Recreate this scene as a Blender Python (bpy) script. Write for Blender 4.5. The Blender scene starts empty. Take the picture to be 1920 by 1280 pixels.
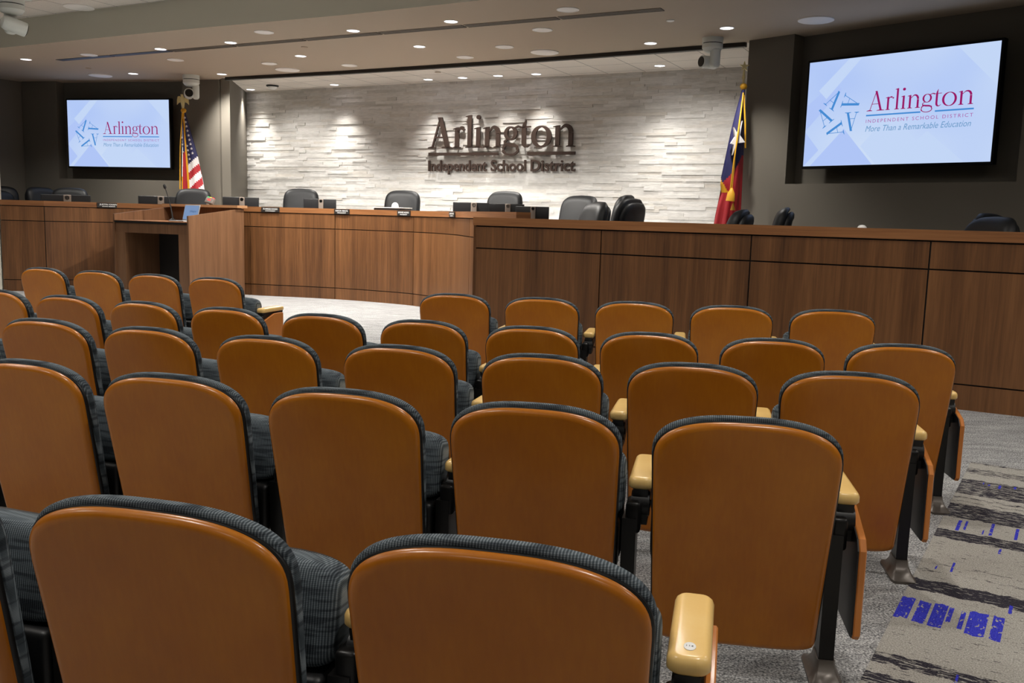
import bpy, bmesh, math, random
from mathutils import Vector, Matrix
random.seed(7)
D = bpy.data
C = bpy.context.scene.collection
R = math.radians
sin, cos, pi = math.sin, math.cos, math.pi

# ------------------------------------------------------------------ materials
MATS = {}
def nd(nt, typ, **kw):
    n = nt.nodes.new(typ)
    for k, v in kw.items():
        if k in n.inputs.keys() if isinstance(k, str) else False:
            n.inputs[k].default_value = v
        else:
            setattr(n, k, v)
    return n
def lin(c):
    def f(u):
        u /= 255.0
        return u / 12.92 if u <= 0.04045 else ((u + 0.055) / 1.055) ** 2.4
    return (f(c[0]), f(c[1]), f(c[2]), 1.0)
def base_mat(name, col, rough=0.5, metal=0.0, spec=0.5, coat=0.0, emit=None, estr=0.0):
    m = D.materials.new(name); m.use_nodes = True
    nt = m.node_tree; b = nt.nodes['Principled BSDF']
    b.inputs['Base Color'].default_value = lin(col)
    b.inputs['Roughness'].default_value = rough
    b.inputs['Metallic'].default_value = metal
    b.inputs['Specular IOR Level'].default_value = spec
    b.inputs['Coat Weight'].default_value = coat
    if emit is not None:
        b.inputs['Emission Color'].default_value = lin(emit)
        b.inputs['Emission Strength'].default_value = estr
    MATS[name] = m
    return m, nt, b
def coords(nt, scale=(1, 1, 1), kind='Object', rot=(0, 0, 0)):
    tc = nt.nodes.new('ShaderNodeTexCoord'); mp = nt.nodes.new('ShaderNodeMapping')
    mp.inputs['Scale'].default_value = scale; mp.inputs['Rotation'].default_value = rot
    nt.links.new(tc.outputs[kind], mp.inputs['Vector'])
    return mp.outputs['Vector']
def noise(nt, vec, scale, detail=4, rough=0.5, dist=0.0):
    n = nt.nodes.new('ShaderNodeTexNoise')
    n.inputs['Scale'].default_value = scale; n.inputs['Detail'].default_value = detail
    n.inputs['Roughness'].default_value = rough; n.inputs['Distortion'].default_value = dist
    nt.links.new(vec, n.inputs['Vector'])
    return n.outputs['Fac']
def ramp(nt, fac, stops, interp='LINEAR'):
    r = nt.nodes.new('ShaderNodeValToRGB'); cr = r.color_ramp; cr.interpolation = interp
    while len(cr.elements) > 1: cr.elements.remove(cr.elements[0])
    cr.elements[0].position = stops[0][0]; cr.elements[0].color = stops[0][1]
    for p, c in stops[1:]:
        e = cr.elements.new(p); e.color = c
    nt.links.new(fac, r.inputs['Fac'])
    return r.outputs['Color']
def mix(nt, fac, a, b, mode='MIX'):
    n = nt.nodes.new('ShaderNodeMix'); n.data_type = 'RGBA'; n.blend_type = mode
    for s, v in ((n.inputs[0], fac), (n.inputs[6], a), (n.inputs[7], b)):
        if hasattr(v, 'links') or hasattr(v, 'is_linked'): nt.links.new(v, s)
        else: s.default_value = v
    return n.outputs[2]
def math_n(nt, op, a, b=None):
    n = nt.nodes.new('ShaderNodeMath'); n.operation = op
    for i, v in enumerate((a, b)):
        if v is None: continue
        if hasattr(v, 'is_linked'): nt.links.new(v, n.inputs[i])
        else: n.inputs[i].default_value = v
    return n.outputs[0]
def bump(nt, b, h, strength=0.2, dist=0.01):
    n = nt.nodes.new('ShaderNodeBump'); n.inputs['Strength'].default_value = strength
    n.inputs['Distance'].default_value = dist
    nt.links.new(h, n.inputs['Height']); nt.links.new(n.outputs['Normal'], b.inputs['Normal'])

# laminated honey wood of the seat backs
def wood_seat(name, c0, c1, c2, rough=0.3):
    m, nt, b = base_mat(name, c1, rough, spec=0.35, coat=0.35)
    b.inputs['Coat Roughness'].default_value = 0.2
    f1 = noise(nt, coords(nt, (5, 5, 3)), 1.3, 3)
    f2 = noise(nt, coords(nt, (90, 90, 5)), 1.0, 3)
    oi = nt.nodes.new('ShaderNodeObjectInfo')
    f = math_n(nt, 'ADD', math_n(nt, 'MULTIPLY', f1, 0.6), math_n(nt, 'MULTIPLY', f2, 0.25))
    f = math_n(nt, 'ADD', f, math_n(nt, 'MULTIPLY', oi.outputs['Random'], 0.16))
    nt.links.new(ramp(nt, f, [(0.25, lin(c0)), (0.5, lin(c1)), (0.75, lin(c2))]), b.inputs['Base Color'])
    return m
wood_seat('seat_wood', (166, 94, 16), (180, 106, 18), (194, 120, 24))
wood_seat('arm_wood', (238, 194, 116), (243, 202, 126), (247, 210, 138), 0.3)
wood_seat('panel_wood', (190, 112, 46), (200, 122, 54), (208, 132, 62), 0.35)

def walnut(name, vertical=True, cols=((68, 43, 25), (102, 67, 39), (128, 87, 53)), rough=0.42):
    m, nt, b = base_mat(name, cols[1], rough, spec=0.4)
    sc = (26, 26, 1.1) if vertical else (1.6, 1.6, 60)
    f1 = noise(nt, coords(nt, sc), 1.6, 6, 0.6, 0.4)
    sc2 = (7, 7, 0.25) if vertical else (0.7, 0.7, 12)
    f2 = noise(nt, coords(nt, sc2), 1.0, 2)
    sc3 = (120, 120, 3) if vertical else (4, 4, 260)
    f3 = noise(nt, coords(nt, sc3), 1.0, 2)
    f = math_n(nt, 'ADD', math_n(nt, 'MULTIPLY', f1, 0.45), math_n(nt, 'MULTIPLY', f2, 0.45))
    f = math_n(nt, 'ADD', f, math_n(nt, 'MULTIPLY', f3, 0.12))
    oi = nt.nodes.new('ShaderNodeObjectInfo')
    f = math_n(nt, 'ADD', f, math_n(nt, 'MULTIPLY', math_n(nt, 'SUBTRACT', oi.outputs['Random'], 0.5), 0.10))
    nt.links.new(ramp(nt, f, [(0.3, lin(cols[0])), (0.5, lin(cols[1])), (0.7, lin(cols[2]))]), b.inputs['Base Color'])
    bump(nt, b, f3, 0.05, 0.002)
    return m
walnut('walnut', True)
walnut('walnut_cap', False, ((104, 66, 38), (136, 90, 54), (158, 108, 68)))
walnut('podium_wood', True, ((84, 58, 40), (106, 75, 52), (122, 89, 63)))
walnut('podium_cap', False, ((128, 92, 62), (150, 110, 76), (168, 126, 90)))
base_mat('reveal_black', (14, 13, 12), 0.6)
base_mat('black_plastic', (16, 16, 17), 0.42)
base_mat('black_steel', (24, 22, 21), 0.35, 0.3)
base_mat('foot_grey', (94, 87, 81), 0.35, 0.35)
base_mat('pole_brass', (224, 208, 150), 0.4, 0.15)
base_mat('chrome', (200, 200, 200), 0.2, 1.0)
base_mat('white_plastic', (214, 218, 212), 0.4)
base_mat('lens_black', (8, 8, 9), 0.12)
base_mat('bezel_black', (12, 12, 14), 0.6, spec=0.2)
base_mat('label_white', (238, 238, 236), 0.5)
base_mat('paper', (240, 238, 232), 0.7)
base_mat('ink', (40, 40, 42), 0.6)
base_mat('plate_black', (34, 31, 29), 0.5)
base_mat('letter_bronze', (64, 51, 45), 0.6, 0.0, spec=0.2)
base_mat('grey_plastic', (118, 110, 104), 0.5)
base_mat('monitor_black', (30, 30, 32), 0.35)
base_mat('stand_silver', (128, 116, 106), 0.45, 0.2)
base_mat('laptop_grey', (150, 150, 150), 0.4, 0.3)
base_mat('black_leather', (22, 23, 25), 0.5, spec=0.35)
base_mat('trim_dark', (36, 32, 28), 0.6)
base_mat('speaker_grille', (248, 245, 240), 0.8)
base_mat('fixture_white', (246, 244, 240), 0.4)
base_mat('slot_black', (16, 16, 17), 0.5)
base_mat('slot_bar', (150, 140, 128), 0.5)
base_mat('desk_black', (32, 30, 29), 0.45)
base_mat('lamp_glow', (255, 255, 255), 0.5, emit=(250, 247, 255), estr=6.0)
base_mat('led_red', (255, 60, 60), 0.5, emit=(230, 70, 70), estr=0.45)
base_mat('led_green', (60, 255, 120), 0.5, emit=(60, 220, 120), estr=0.4)
base_mat('led_yellow', (255, 210, 60), 0.5, emit=(255, 200, 60), estr=0.5)
def screen_mat(name, col, s=1.0):
    m, nt, b = base_mat(name, (6, 6, 8), 0.55, spec=0.12, emit=col, estr=s)
SC = 0.92
screen_mat('scr_purple', (158, 24, 104), SC)
screen_mat('scr_blue', (72, 144, 218), SC)
screen_mat('scr_lilac', (178, 92, 170), SC)
screen_mat('scr_slate', (112, 160, 206), SC)
screen_mat('scr_dia', (182, 204, 255), SC)
screen_mat('scr_laptop', (150, 182, 230), 0.6)
screen_mat('scr_laptop_ink', (70, 110, 170), 0.5)
screen_mat('scr_dia_pale', (202, 222, 255), SC)
screen_mat('scr_wave', (232, 244, 255), SC)
m, nt, b = base_mat('scr_back', (6, 6, 8), 0.55, spec=0.12, emit=(205, 222, 255), estr=SC)
f = noise(nt, coords(nt, (0.9, 0.9, 0.9)), 0.9, 1)
nt.links.new(ramp(nt, f, [(0.3, lin((180, 204, 255))), (0.7, lin((210, 228, 255)))]), b.inputs['Emission Color'])

# upholstery: charcoal weave with fine ribs and darker dashes
m, nt, b = base_mat('fabric', (62, 68, 72), 0.9, spec=0.15)
w = nt.nodes.new('ShaderNodeTexWave'); w.wave_type = 'BANDS'; w.bands_direction = 'X'
w.inputs['Scale'].default_value = 62.0; w.inputs['Distortion'].default_value = 0.3
nt.links.new(coords(nt), w.inputs['Vector'])
w2 = nt.nodes.new('ShaderNodeTexWave'); w2.wave_type = 'BANDS'; w2.bands_direction = 'Z'
w2.inputs['Scale'].default_value = 90.0
nt.links.new(coords(nt), w2.inputs['Vector'])
fa = noise(nt, coords(nt, (9, 9, 75)), 1.0, 1)
dash = ramp(nt, fa, [(0.0, (0.35, 0.35, 0.38, 1)), (0.40, (0.5, 0.5, 0.52, 1)), (0.5, (1, 1, 1, 1)), (1, (1.15, 1.15, 1.15, 1))])
rib = math_n(nt, 'ADD', math_n(nt, 'MULTIPLY', w.outputs['Fac'], 0.75), math_n(nt, 'MULTIPLY', w2.outputs['Fac'], 0.25))
colr = ramp(nt, rib, [(0.0, lin((54, 61, 66))), (0.6, lin((90, 99, 105))), (1.0, lin((132, 140, 145)))])
nt.links.new(mix(nt, 1.0, colr, dash, 'MULTIPLY'), b.inputs['Base Color'])
bump(nt, b, rib, 0.35, 0.004)

# painted walls / ceilings
def paint(name, col, rough=0.8):
    m, nt, b = base_mat(name, col, rough, spec=0.2)
    f = noise(nt, coords(nt, (60, 60, 60)), 1.0, 3)
    bump(nt, b, f, 0.04, 0.003)
paint('wall_grey', (112, 107, 98))
paint('wall_light', (196, 194, 182))
paint('soffit_paint', (184, 170, 152))
paint('fascia_paint', (204, 201, 186))
paint('wall_grey_shaded', (104, 100, 92))  # same wall paint, darkened to put the recess shade into the colour
def tile(name, ang, col):
    m, nt, b = base_mat(name, col, 0.9, spec=0.1)
    br = nt.nodes.new('ShaderNodeTexBrick')
    br.offset = 0.0; br.inputs['Scale'].default_value = 1.0
    br.inputs['Brick Width'].default_value = 0.61; br.inputs['Row Height'].default_value = 0.61
    br.inputs['Mortar Size'].default_value = 0.008
    br.inputs['Color1'].default_value = lin(col); br.inputs['Color2'].default_value = lin(tuple(v - 4 for v in col))
    br.inputs['Mortar'].default_value = lin(tuple(v * 0.72 for v in col))
    nt.links.new(coords(nt, (1, 1, 1), 'Object', (0, 0, ang)), br.inputs['Vector'])
    sp = noise(nt, coords(nt, (90, 90, 90)), 1.0, 2)
    c2 = mix(nt, 1.0, br.outputs['Color'], ramp(nt, sp, [(0.3, (0.88, 0.88, 0.88, 1)), (0.6, (1, 1, 1, 1))]), 'MULTIPLY')
    nt.links.new(c2, b.inputs['Base Color'])
tile('tile_white', R(27.4), (236, 229, 220))

# ledger stone
m, nt, b = base_mat('ledger_stone', (190, 188, 184), 0.85, spec=0.2)
g = nt.nodes.new('ShaderNodeNewGeometry')
c1 = ramp(nt, g.outputs['Random Per Island'], [(0.0, lin((200, 197, 192))), (0.35, lin((216, 214, 210))), (0.7, lin((224, 222, 219))), (1.0, lin((208, 203, 195)))])
f = noise(nt, coords(nt, (8, 8, 40)), 1.0, 5)
c2 = mix(nt, 1.0, c1, ramp(nt, f, [(0.3, (0.86, 0.86, 0.86, 1)), (0.65, (1.04, 1.04, 1.04, 1))]), 'MULTIPLY')
nt.links.new(c2, b.inputs['Base Color'])
bump(nt, b, noise(nt, coords(nt, (30, 30, 90)), 1.0, 4), 0.35, 0.01)

# carpet
m, nt, b = base_mat('carpet', (160, 160, 156), 0.95, spec=0.05)
f1 = noise(nt, coords(nt, (130, 130, 1)), 1.0, 3, 0.7)
f2 = noise(nt, coords(nt, (3.5, 14, 1), rot=(0, 0, R(28))), 1.0, 5, 0.6)
f3 = noise(nt, coords(nt, (22, 90, 1), rot=(0, 0, R(28))), 1.0, 2, 0.6)
f = math_n(nt, 'ADD', math_n(nt, 'MULTIPLY', f1, 0.74), math_n(nt, 'ADD', math_n(nt, 'MULTIPLY', f2, 0.16), math_n(nt, 'MULTIPLY', f3, 0.12)))
nt.links.new(ramp(nt, f, [(0.40, lin((70, 72, 75))), (0.51, lin((146, 146, 146))), (0.63, lin((212, 212, 211)))]), b.inputs['Base Color'])
bump(nt, b, f1, 0.5, 0.006)

# aisle carpet: charcoal bars and blue dashes; object x runs across the aisle, -y towards the viewer
m, nt, b = base_mat('aisle_pattern', (150, 146, 138), 0.95, spec=0.05)
tc = nt.nodes.new('ShaderNodeTexCoord'); sx = nt.nodes.new('ShaderNodeSeparateXYZ')
nt.links.new(tc.outputs['Object'], sx.inputs[0])
jit = math_n(nt, 'MULTIPLY', math_n(nt, 'SUBTRACT', noise(nt, coords(nt, (26, 3, 1)), 1.0, 3), 0.5), 0.06)
qq = math_n(nt, 'DIVIDE', math_n(nt, 'ADD', math_n(nt, 'MULTIPLY', sx.outputs['Y'], -1.0), jit), 4.0)
bars = [(0.0, 0.02, .6), (0.15, 0.28, .65), (0.41, 0.74, .8), (0.81, 0.835, .6), (0.88, 0.90, .6), (0.94, 1.19, .85), (1.42, 1.54, .9), (1.9, 1.915, .45), (2.0, 2.015, .55), (2.11, 2.24, .95), (2.87, 2.94, .8), (3.02, 3.1, .85), (3.3, 3.5, .8)]
st = [(0.0, (0, 0, 0, 1))]
for a, c_, s in bars:
    st.append((a / 4.0, (s, s, s, 1))); st.append((c_ / 4.0, (0.24, 0.24, 0.24, 1)))
barv = ramp(nt, qq, st[1:], 'CONSTANT')
dn = noise(nt, coords(nt, (16, 95, 1)), 1.0, 3, 0.7)
dark = math_n(nt, 'GREATER_THAN', math_n(nt, 'ADD', barv, math_n(nt, 'MULTIPLY', math_n(nt, 'SUBTRACT', dn, 0.5), 3.0)), 0.66)
def boxmask(x0, x1, y0, y1):
    a = math_n(nt, 'MULTIPLY', math_n(nt, 'GREATER_THAN', sx.outputs['X'], x0), math_n(nt, 'LESS_THAN', sx.outputs['X'], x1))
    q_ = math_n(nt, 'MULTIPLY', qq, 4.0)
    c_ = math_n(nt, 'MULTIPLY', math_n(nt, 'GREATER_THAN', q_, y0), math_n(nt, 'LESS_THAN', q_, y1))
    return math_n(nt, 'MULTIPLY', a, c_)
blue = None
for bx in [(0.0, .045, 2.35, 2.56), (.06, .10, 2.36, 2.56), (.11, .155, 2.35, 2.57), (.16, .175, 2.36, 2.5), (.2, .215, 2.37, 2.54), (.225, .285, 2.35, 2.57), (.30, .335, 2.35, 2.57),
           (.07, .085, 1.24, 1.41), (.10, .11, 1.24, 1.38), (.205, .218, 1.21, 1.4), (.305, .318, 1.22, 1.39), (.26, .27, 1.56, 1.63), (.345, .355, 1.2, 1.38), (.178, .184, 1.32, 1.39),
           (.115, .124, 1.86, 1.98), (.104, .11, .45, .49), (.18, .192, .46, .53), (.25, .262, .44, .49), (.13, .14, .47, .5), (.34, .352, 2.22, 2.3), (.06, .066, 1.93, 1.98), (.24, .247, 2.9, 2.96)]:
    bm_ = boxmask(*bx)
    blue = bm_ if blue is None else math_n(nt, 'MAXIMUM', blue, bm_)
bn = noise(nt, coords(nt, (75, 30, 1)), 1.0, 3, 0.6)
blue = math_n(nt, 'MULTIPLY', blue, math_n(nt, 'GREATER_THAN', bn, 0.385))
fz = noise(nt, coords(nt, (190, 190, 1)), 1.0, 2, 0.7)
basec = ramp(nt, fz, [(0.35, lin((132, 129, 122))), (0.65, lin((184, 181, 174)))])
darkc = ramp(nt, fz, [(0.35, lin((34, 33, 40))), (0.65, lin((68, 65, 73)))])
bluec = ramp(nt, fz, [(0.35, lin((40, 40, 150))), (0.65, lin((72, 76, 205)))])
cc = mix(nt, blue, mix(nt, dark, basec, darkc), bluec)
nt.links.new(cc, b.inputs['Base Color']); bump(nt, b, fz, 0.5, 0.005)

# flags
base_mat('flag_red', (170, 30, 40), 0.6); base_mat('flag_white', (226, 222, 222), 0.6)
base_mat('flag_navy', (34, 34, 84), 0.6); base_mat('flag_gold', (226, 166, 32), 0.55)
# lens pattern of the round ceiling lights; faint glow added so they look whiter
m, nt, b = base_mat('lens_added_glow', (205, 202, 198), 0.3)
v = nt.nodes.new('ShaderNodeTexVoronoi'); v.inputs['Scale'].default_value = 26.0
nt.links.new(coords(nt), v.inputs['Vector'])
dl = ramp(nt, v.outputs['Distance'], [(0.2, lin((228, 226, 224))), (0.75, lin((150, 146, 142)))])
nt.links.new(dl, b.inputs['Base Color']); nt.links.new(dl, b.inputs['Emission Color']); b.inputs['Emission Strength'].default_value = 0.6

# ------------------------------------------------------------------ mesh building
class MB:
    def __init__(s): s.v = []; s.f = []; s.m = []
    def add(s, vs, fs, mi=0, mat=None):
        o = len(s.v)
        for p in vs:
            p = Vector(p)
            if mat is not None: p = mat @ p
            s.v.append(p)
        for k in fs: s.f.append([o + i for i in k]); s.m.append(mi)
        return s
    def box(s, c, size, mi=0, mat=None):
        x, y, z = c; a, b_, d = size[0] / 2, size[1] / 2, size[2] / 2
        vs = [(x + i * a, y + j * b_, z + k * d) for k in (-1, 1) for j in (-1, 1) for i in (-1, 1)]
        return s.add(vs, [(0, 2, 3, 1), (4, 5, 7, 6), (0, 1, 5, 4), (2, 6, 7, 3), (0, 4, 6, 2), (1, 3, 7, 5)], mi, mat)
    def loft(s, loops, mi=0, cap0=True, cap1=True, mat=None, closed=True):
        n = len(loops[0]); vs = [p for l in loops for p in l]; fs = []
        for a in range(len(loops) - 1):
            for i in range(n if closed else n - 1):
                j = (i + 1) % n
                fs.append((a * n + i, a * n + j, (a + 1) * n + j, (a + 1) * n + i))
        if cap0: fs.append(tuple(reversed(range(n))))
        if cap1: fs.append(tuple(range((len(loops) - 1) * n, len(loops) * n)))
        return s.add(vs, fs, mi, mat)
    def prism(s, poly, h0, h1, mi=0, mat=None):
        # polygon in xy extruded along z
        return s.loft([[(x, y, h0) for x, y in poly], [(x, y, h1) for x, y in poly]], mi, mat=mat)
    def tube(s, pts, r, n=10, mi=0, mat=None):
        pts = [Vector(p) for p in pts]; loops = []
        rs = r if isinstance(r, (list, tuple)) else [r] * len(pts)
        up = Vector((0, 0, 1))
        for i, p in enumerate(pts):
            t = (pts[min(i + 1, len(pts) - 1)] - pts[max(i - 1, 0)]).normalized()
            a = t.cross(up) if abs(t.dot(up)) < 0.95 else t.cross(Vector((1, 0, 0)))
            a.normalize(); c_ = t.cross(a)
            loops.append([tuple(p + (a * cos(2 * pi * k / n) + c_ * sin(2 * pi * k / n)) * rs[i]) for k in range(n)])
        return s.loft(loops, mi, mat=mat)
    def lathe(s, prof, n=24, mi=0, mat=None):
        return s.loft([[(r_ * cos(2 * pi * k / n), r_ * sin(2 * pi * k / n), z) for k in range(n)] for r_, z in prof], mi, mat=mat)
    def rbox(s, c, size, bev, seg=3, mi=0, mat=None):
        bm = bmesh.new(); bmesh.ops.create_cube(bm, size=1.0)
        bmesh.ops.scale(bm, vec=size, verts=bm.verts)
        bmesh.ops.bevel(bm, geom=list(bm.edges), offset=bev, segments=seg, profile=0.5, affect='EDGES')
        bmesh.ops.translate(bm, vec=c, verts=bm.verts)
        bm.verts.index_update()
        s.add([tuple(v.co) for v in bm.verts], [[v.index for v in f.verts] for f in bm.faces], mi, mat)
        bm.free(); return s
    def ball(s, c, r, n=16, mi=0, mat=None, sc=(1, 1, 1)):
        loops = []
        for i in range(1, n // 2):
            a = -pi / 2 + pi * i / (n // 2)
            loops.append([(c[0] + r * cos(a) * cos(2 * pi * k / n) * sc[0], c[1] + r * cos(a) * sin(2 * pi * k / n) * sc[1], c[2] + r * sin(a) * sc[2]) for k in range(n)])
        return s.loft(loops, mi, mat=mat)
    def mesh(s, name, mats, smooth=35, fix=True):
        me = D.meshes.new(name)
        me.from_pydata([tuple(p) for p in s.v], [], s.f)
        for mm in (mats if isinstance(mats, (list, tuple)) else [mats]): me.materials.append(MATS[mm])
        me.polygons.foreach_set('material_index', s.m)
        if fix:
            bm = bmesh.new(); bm.from_mesh(me)
            bmesh.ops.recalc_face_normals(bm, faces=bm.faces); bm.to_mesh(me); bm.free()
        if smooth:
            me.polygons.foreach_set('use_smooth', [True] * len(me.polygons))
            me.set_sharp_from_angle(angle=R(smooth))
        me.update(); return me
    def obj(s, name, mats, parent=None, smooth=35, loc=None, rz=None, fix=True):
        o = D.objects.new(name, s.mesh(name, mats, smooth, fix)); C.objects.link(o)
        if parent: o.parent = parent
        if loc: o.location = loc
        if rz is not None: o.rotation_euler.z = rz
        return o
def tag(o, label, cat, group=None):
    o['label'] = label; o['category'] = cat
    if group: o['group'] = group
    return o
def thing(name, label, cat, loc=(0, 0, 0), rz=0.0, group=None):
    o = D.objects.new(name, None); C.objects.link(o); o.empty_display_size = 0.1
    o.location = loc; o.rotation_euler.z = rz
    return tag(o, label, cat, group)
def struct(o):
    o['kind'] = 'structure'; return o
def copy_part(o, parent):
    c = o.copy(); C.objects.link(c); c.parent = parent
    for ch in o.children: copy_part(ch, c)
    return c
def copy_thing(o, loc, rz, label, group=None, skip=()):
    c = o.copy(); C.objects.link(c); c.location = loc; c.rotation_euler.z = rz; c['label'] = label
    if group: c['group'] = group
    for ch in o.children:
        if ch.name.split('.')[0] in skip: continue
        copy_part(ch, c)
    return c
def text_mesh(body, width, height=None, depth=0.0, shear=0.0, spacing=1.0, align='LEFT', bold=0.0):
    cu = D.curves.new('text_tmp', 'FONT'); cu.body = body; cu.size = 1.0; cu.shear = shear
    cu.space_character = spacing; cu.resolution_u = 3; cu.offset = bold
    ob = D.objects.new('text_tmp', cu); C.objects.link(ob)
    dg = bpy.context.evaluated_depsgraph_get(); dg.update()
    me = D.meshes.new_from_object(ob.evaluated_get(dg))
    D.objects.remove(ob); D.curves.remove(cu)
    xs = [v.co.x for v in me.vertices]; ys = [v.co.y for v in me.vertices]
    x0, x1 = min(xs), max(xs)
    # cap height from the font: use measured height unless given
    sx_ = width / (x1 - x0); y1 = max(ys); y0 = min(ys)
    sy_ = (height / y1) if height else sx_
    vs = [((v.co.x - x0) * sx_, v.co.y * sy_) for v in me.vertices]; fs = [list(p.vertices) for p in me.polygons]
    edges = {}
    for f_ in fs:
        for i in range(len(f_)):
            k = (f_[i], f_[(i + 1) % len(f_)]); edges[k] = edges.get(k, 0) + 1
    border = [e for e in edges if (e[1], e[0]) not in edges]
    D.meshes.remove(me)
    return vs, fs, border
def add_text(mb, body, x, z, width, height, y=0.0, depth=0.0, mi=0, shear=0.0, spacing=1.0, bold=0.0, mat=None):
    """flat lettering in the local xz plane, front facing -y"""
    vs, fs, bd = text_mesh(body, width, height, shear=shear, spacing=spacing, bold=bold)
    n = len(vs)
    P = [(x + a, y, z + b_) for a, b_ in vs]
    F = [list(f_) for f_ in fs]
    if depth:
        P += [(x + a, y + depth, z + b_) for a, b_ in vs]
        F += [[n + i for i in reversed(f_)] for f_ in fs]
        F += [[e[0], n + e[0], n + e[1], e[1]] for e in bd]
    mb.add(P, F, mi, mat)

# ---- serif capitals and lower case drawn as ribbons; units: cap height 0.505, baseline 0
def ribbon(mb, pts, hw, y0, y1, closed=False, mi=0, mat=None, horiz=False):
    n = len(pts); hw = hw if isinstance(hw, (list, tuple)) else [hw] * n
    L, Q = [], []
    for i, (x, z) in enumerate(pts):
        if closed: a, b_ = pts[(i - 1) % n], pts[(i + 1) % n]
        else: a, b_ = pts[max(i - 1, 0)], pts[min(i + 1, n - 1)]
        tx, tz = b_[0] - a[0], b_[1] - a[1]; l = math.hypot(tx, tz) or 1
        nx, nz = (-tz / l, tx / l) if not horiz else (-1, 0)
        L.append((x + nx * hw[i], z + nz * hw[i])); Q.append((x - nx * hw[i], z - nz * hw[i]))
    vs = [(x, y0, z) for x, z in L] + [(x, y0, z) for x, z in Q] + [(x, y1, z) for x, z in L] + [(x, y1, z) for x, z in Q]
    fs = []
    for i in range(n if closed else n - 1):
        j = (i + 1) % n
        fs.append((i, j, n + j, n + i))
        if y1 != y0:
            fs.append((2 * n + i, 3 * n + i, 3 * n + j, 2 * n + j))
            fs.append((i, 2 * n + i, 2 * n + j, j)); fs.append((n + i, n + j, 3 * n + j, 3 * n + i))
    if not closed and y1 != y0:
        fs.append((0, n, 3 * n, 2 * n)); fs.append((n - 1, 3 * n - 1, 4 * n - 1, 2 * n - 1)[0:1] + (2 * n - 1 + n * 2 - n * 1,)[:0] + (3 * n - 1, 4 * n - 1, 2 * n - 1))
        fs[-1] = (n - 1, 3 * n - 1, 4 * n - 1, 2 * n - 1)
    mb.add(vs, fs, mi, mat)
def arc(cx, cz, rx, rz, a0, a1, n):
    return [(cx + rx * cos(R(a0 + (a1 - a0) * i / n)), cz + rz * sin(R(a0 + (a1 - a0) * i / n))) for i in range(n + 1)]
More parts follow.
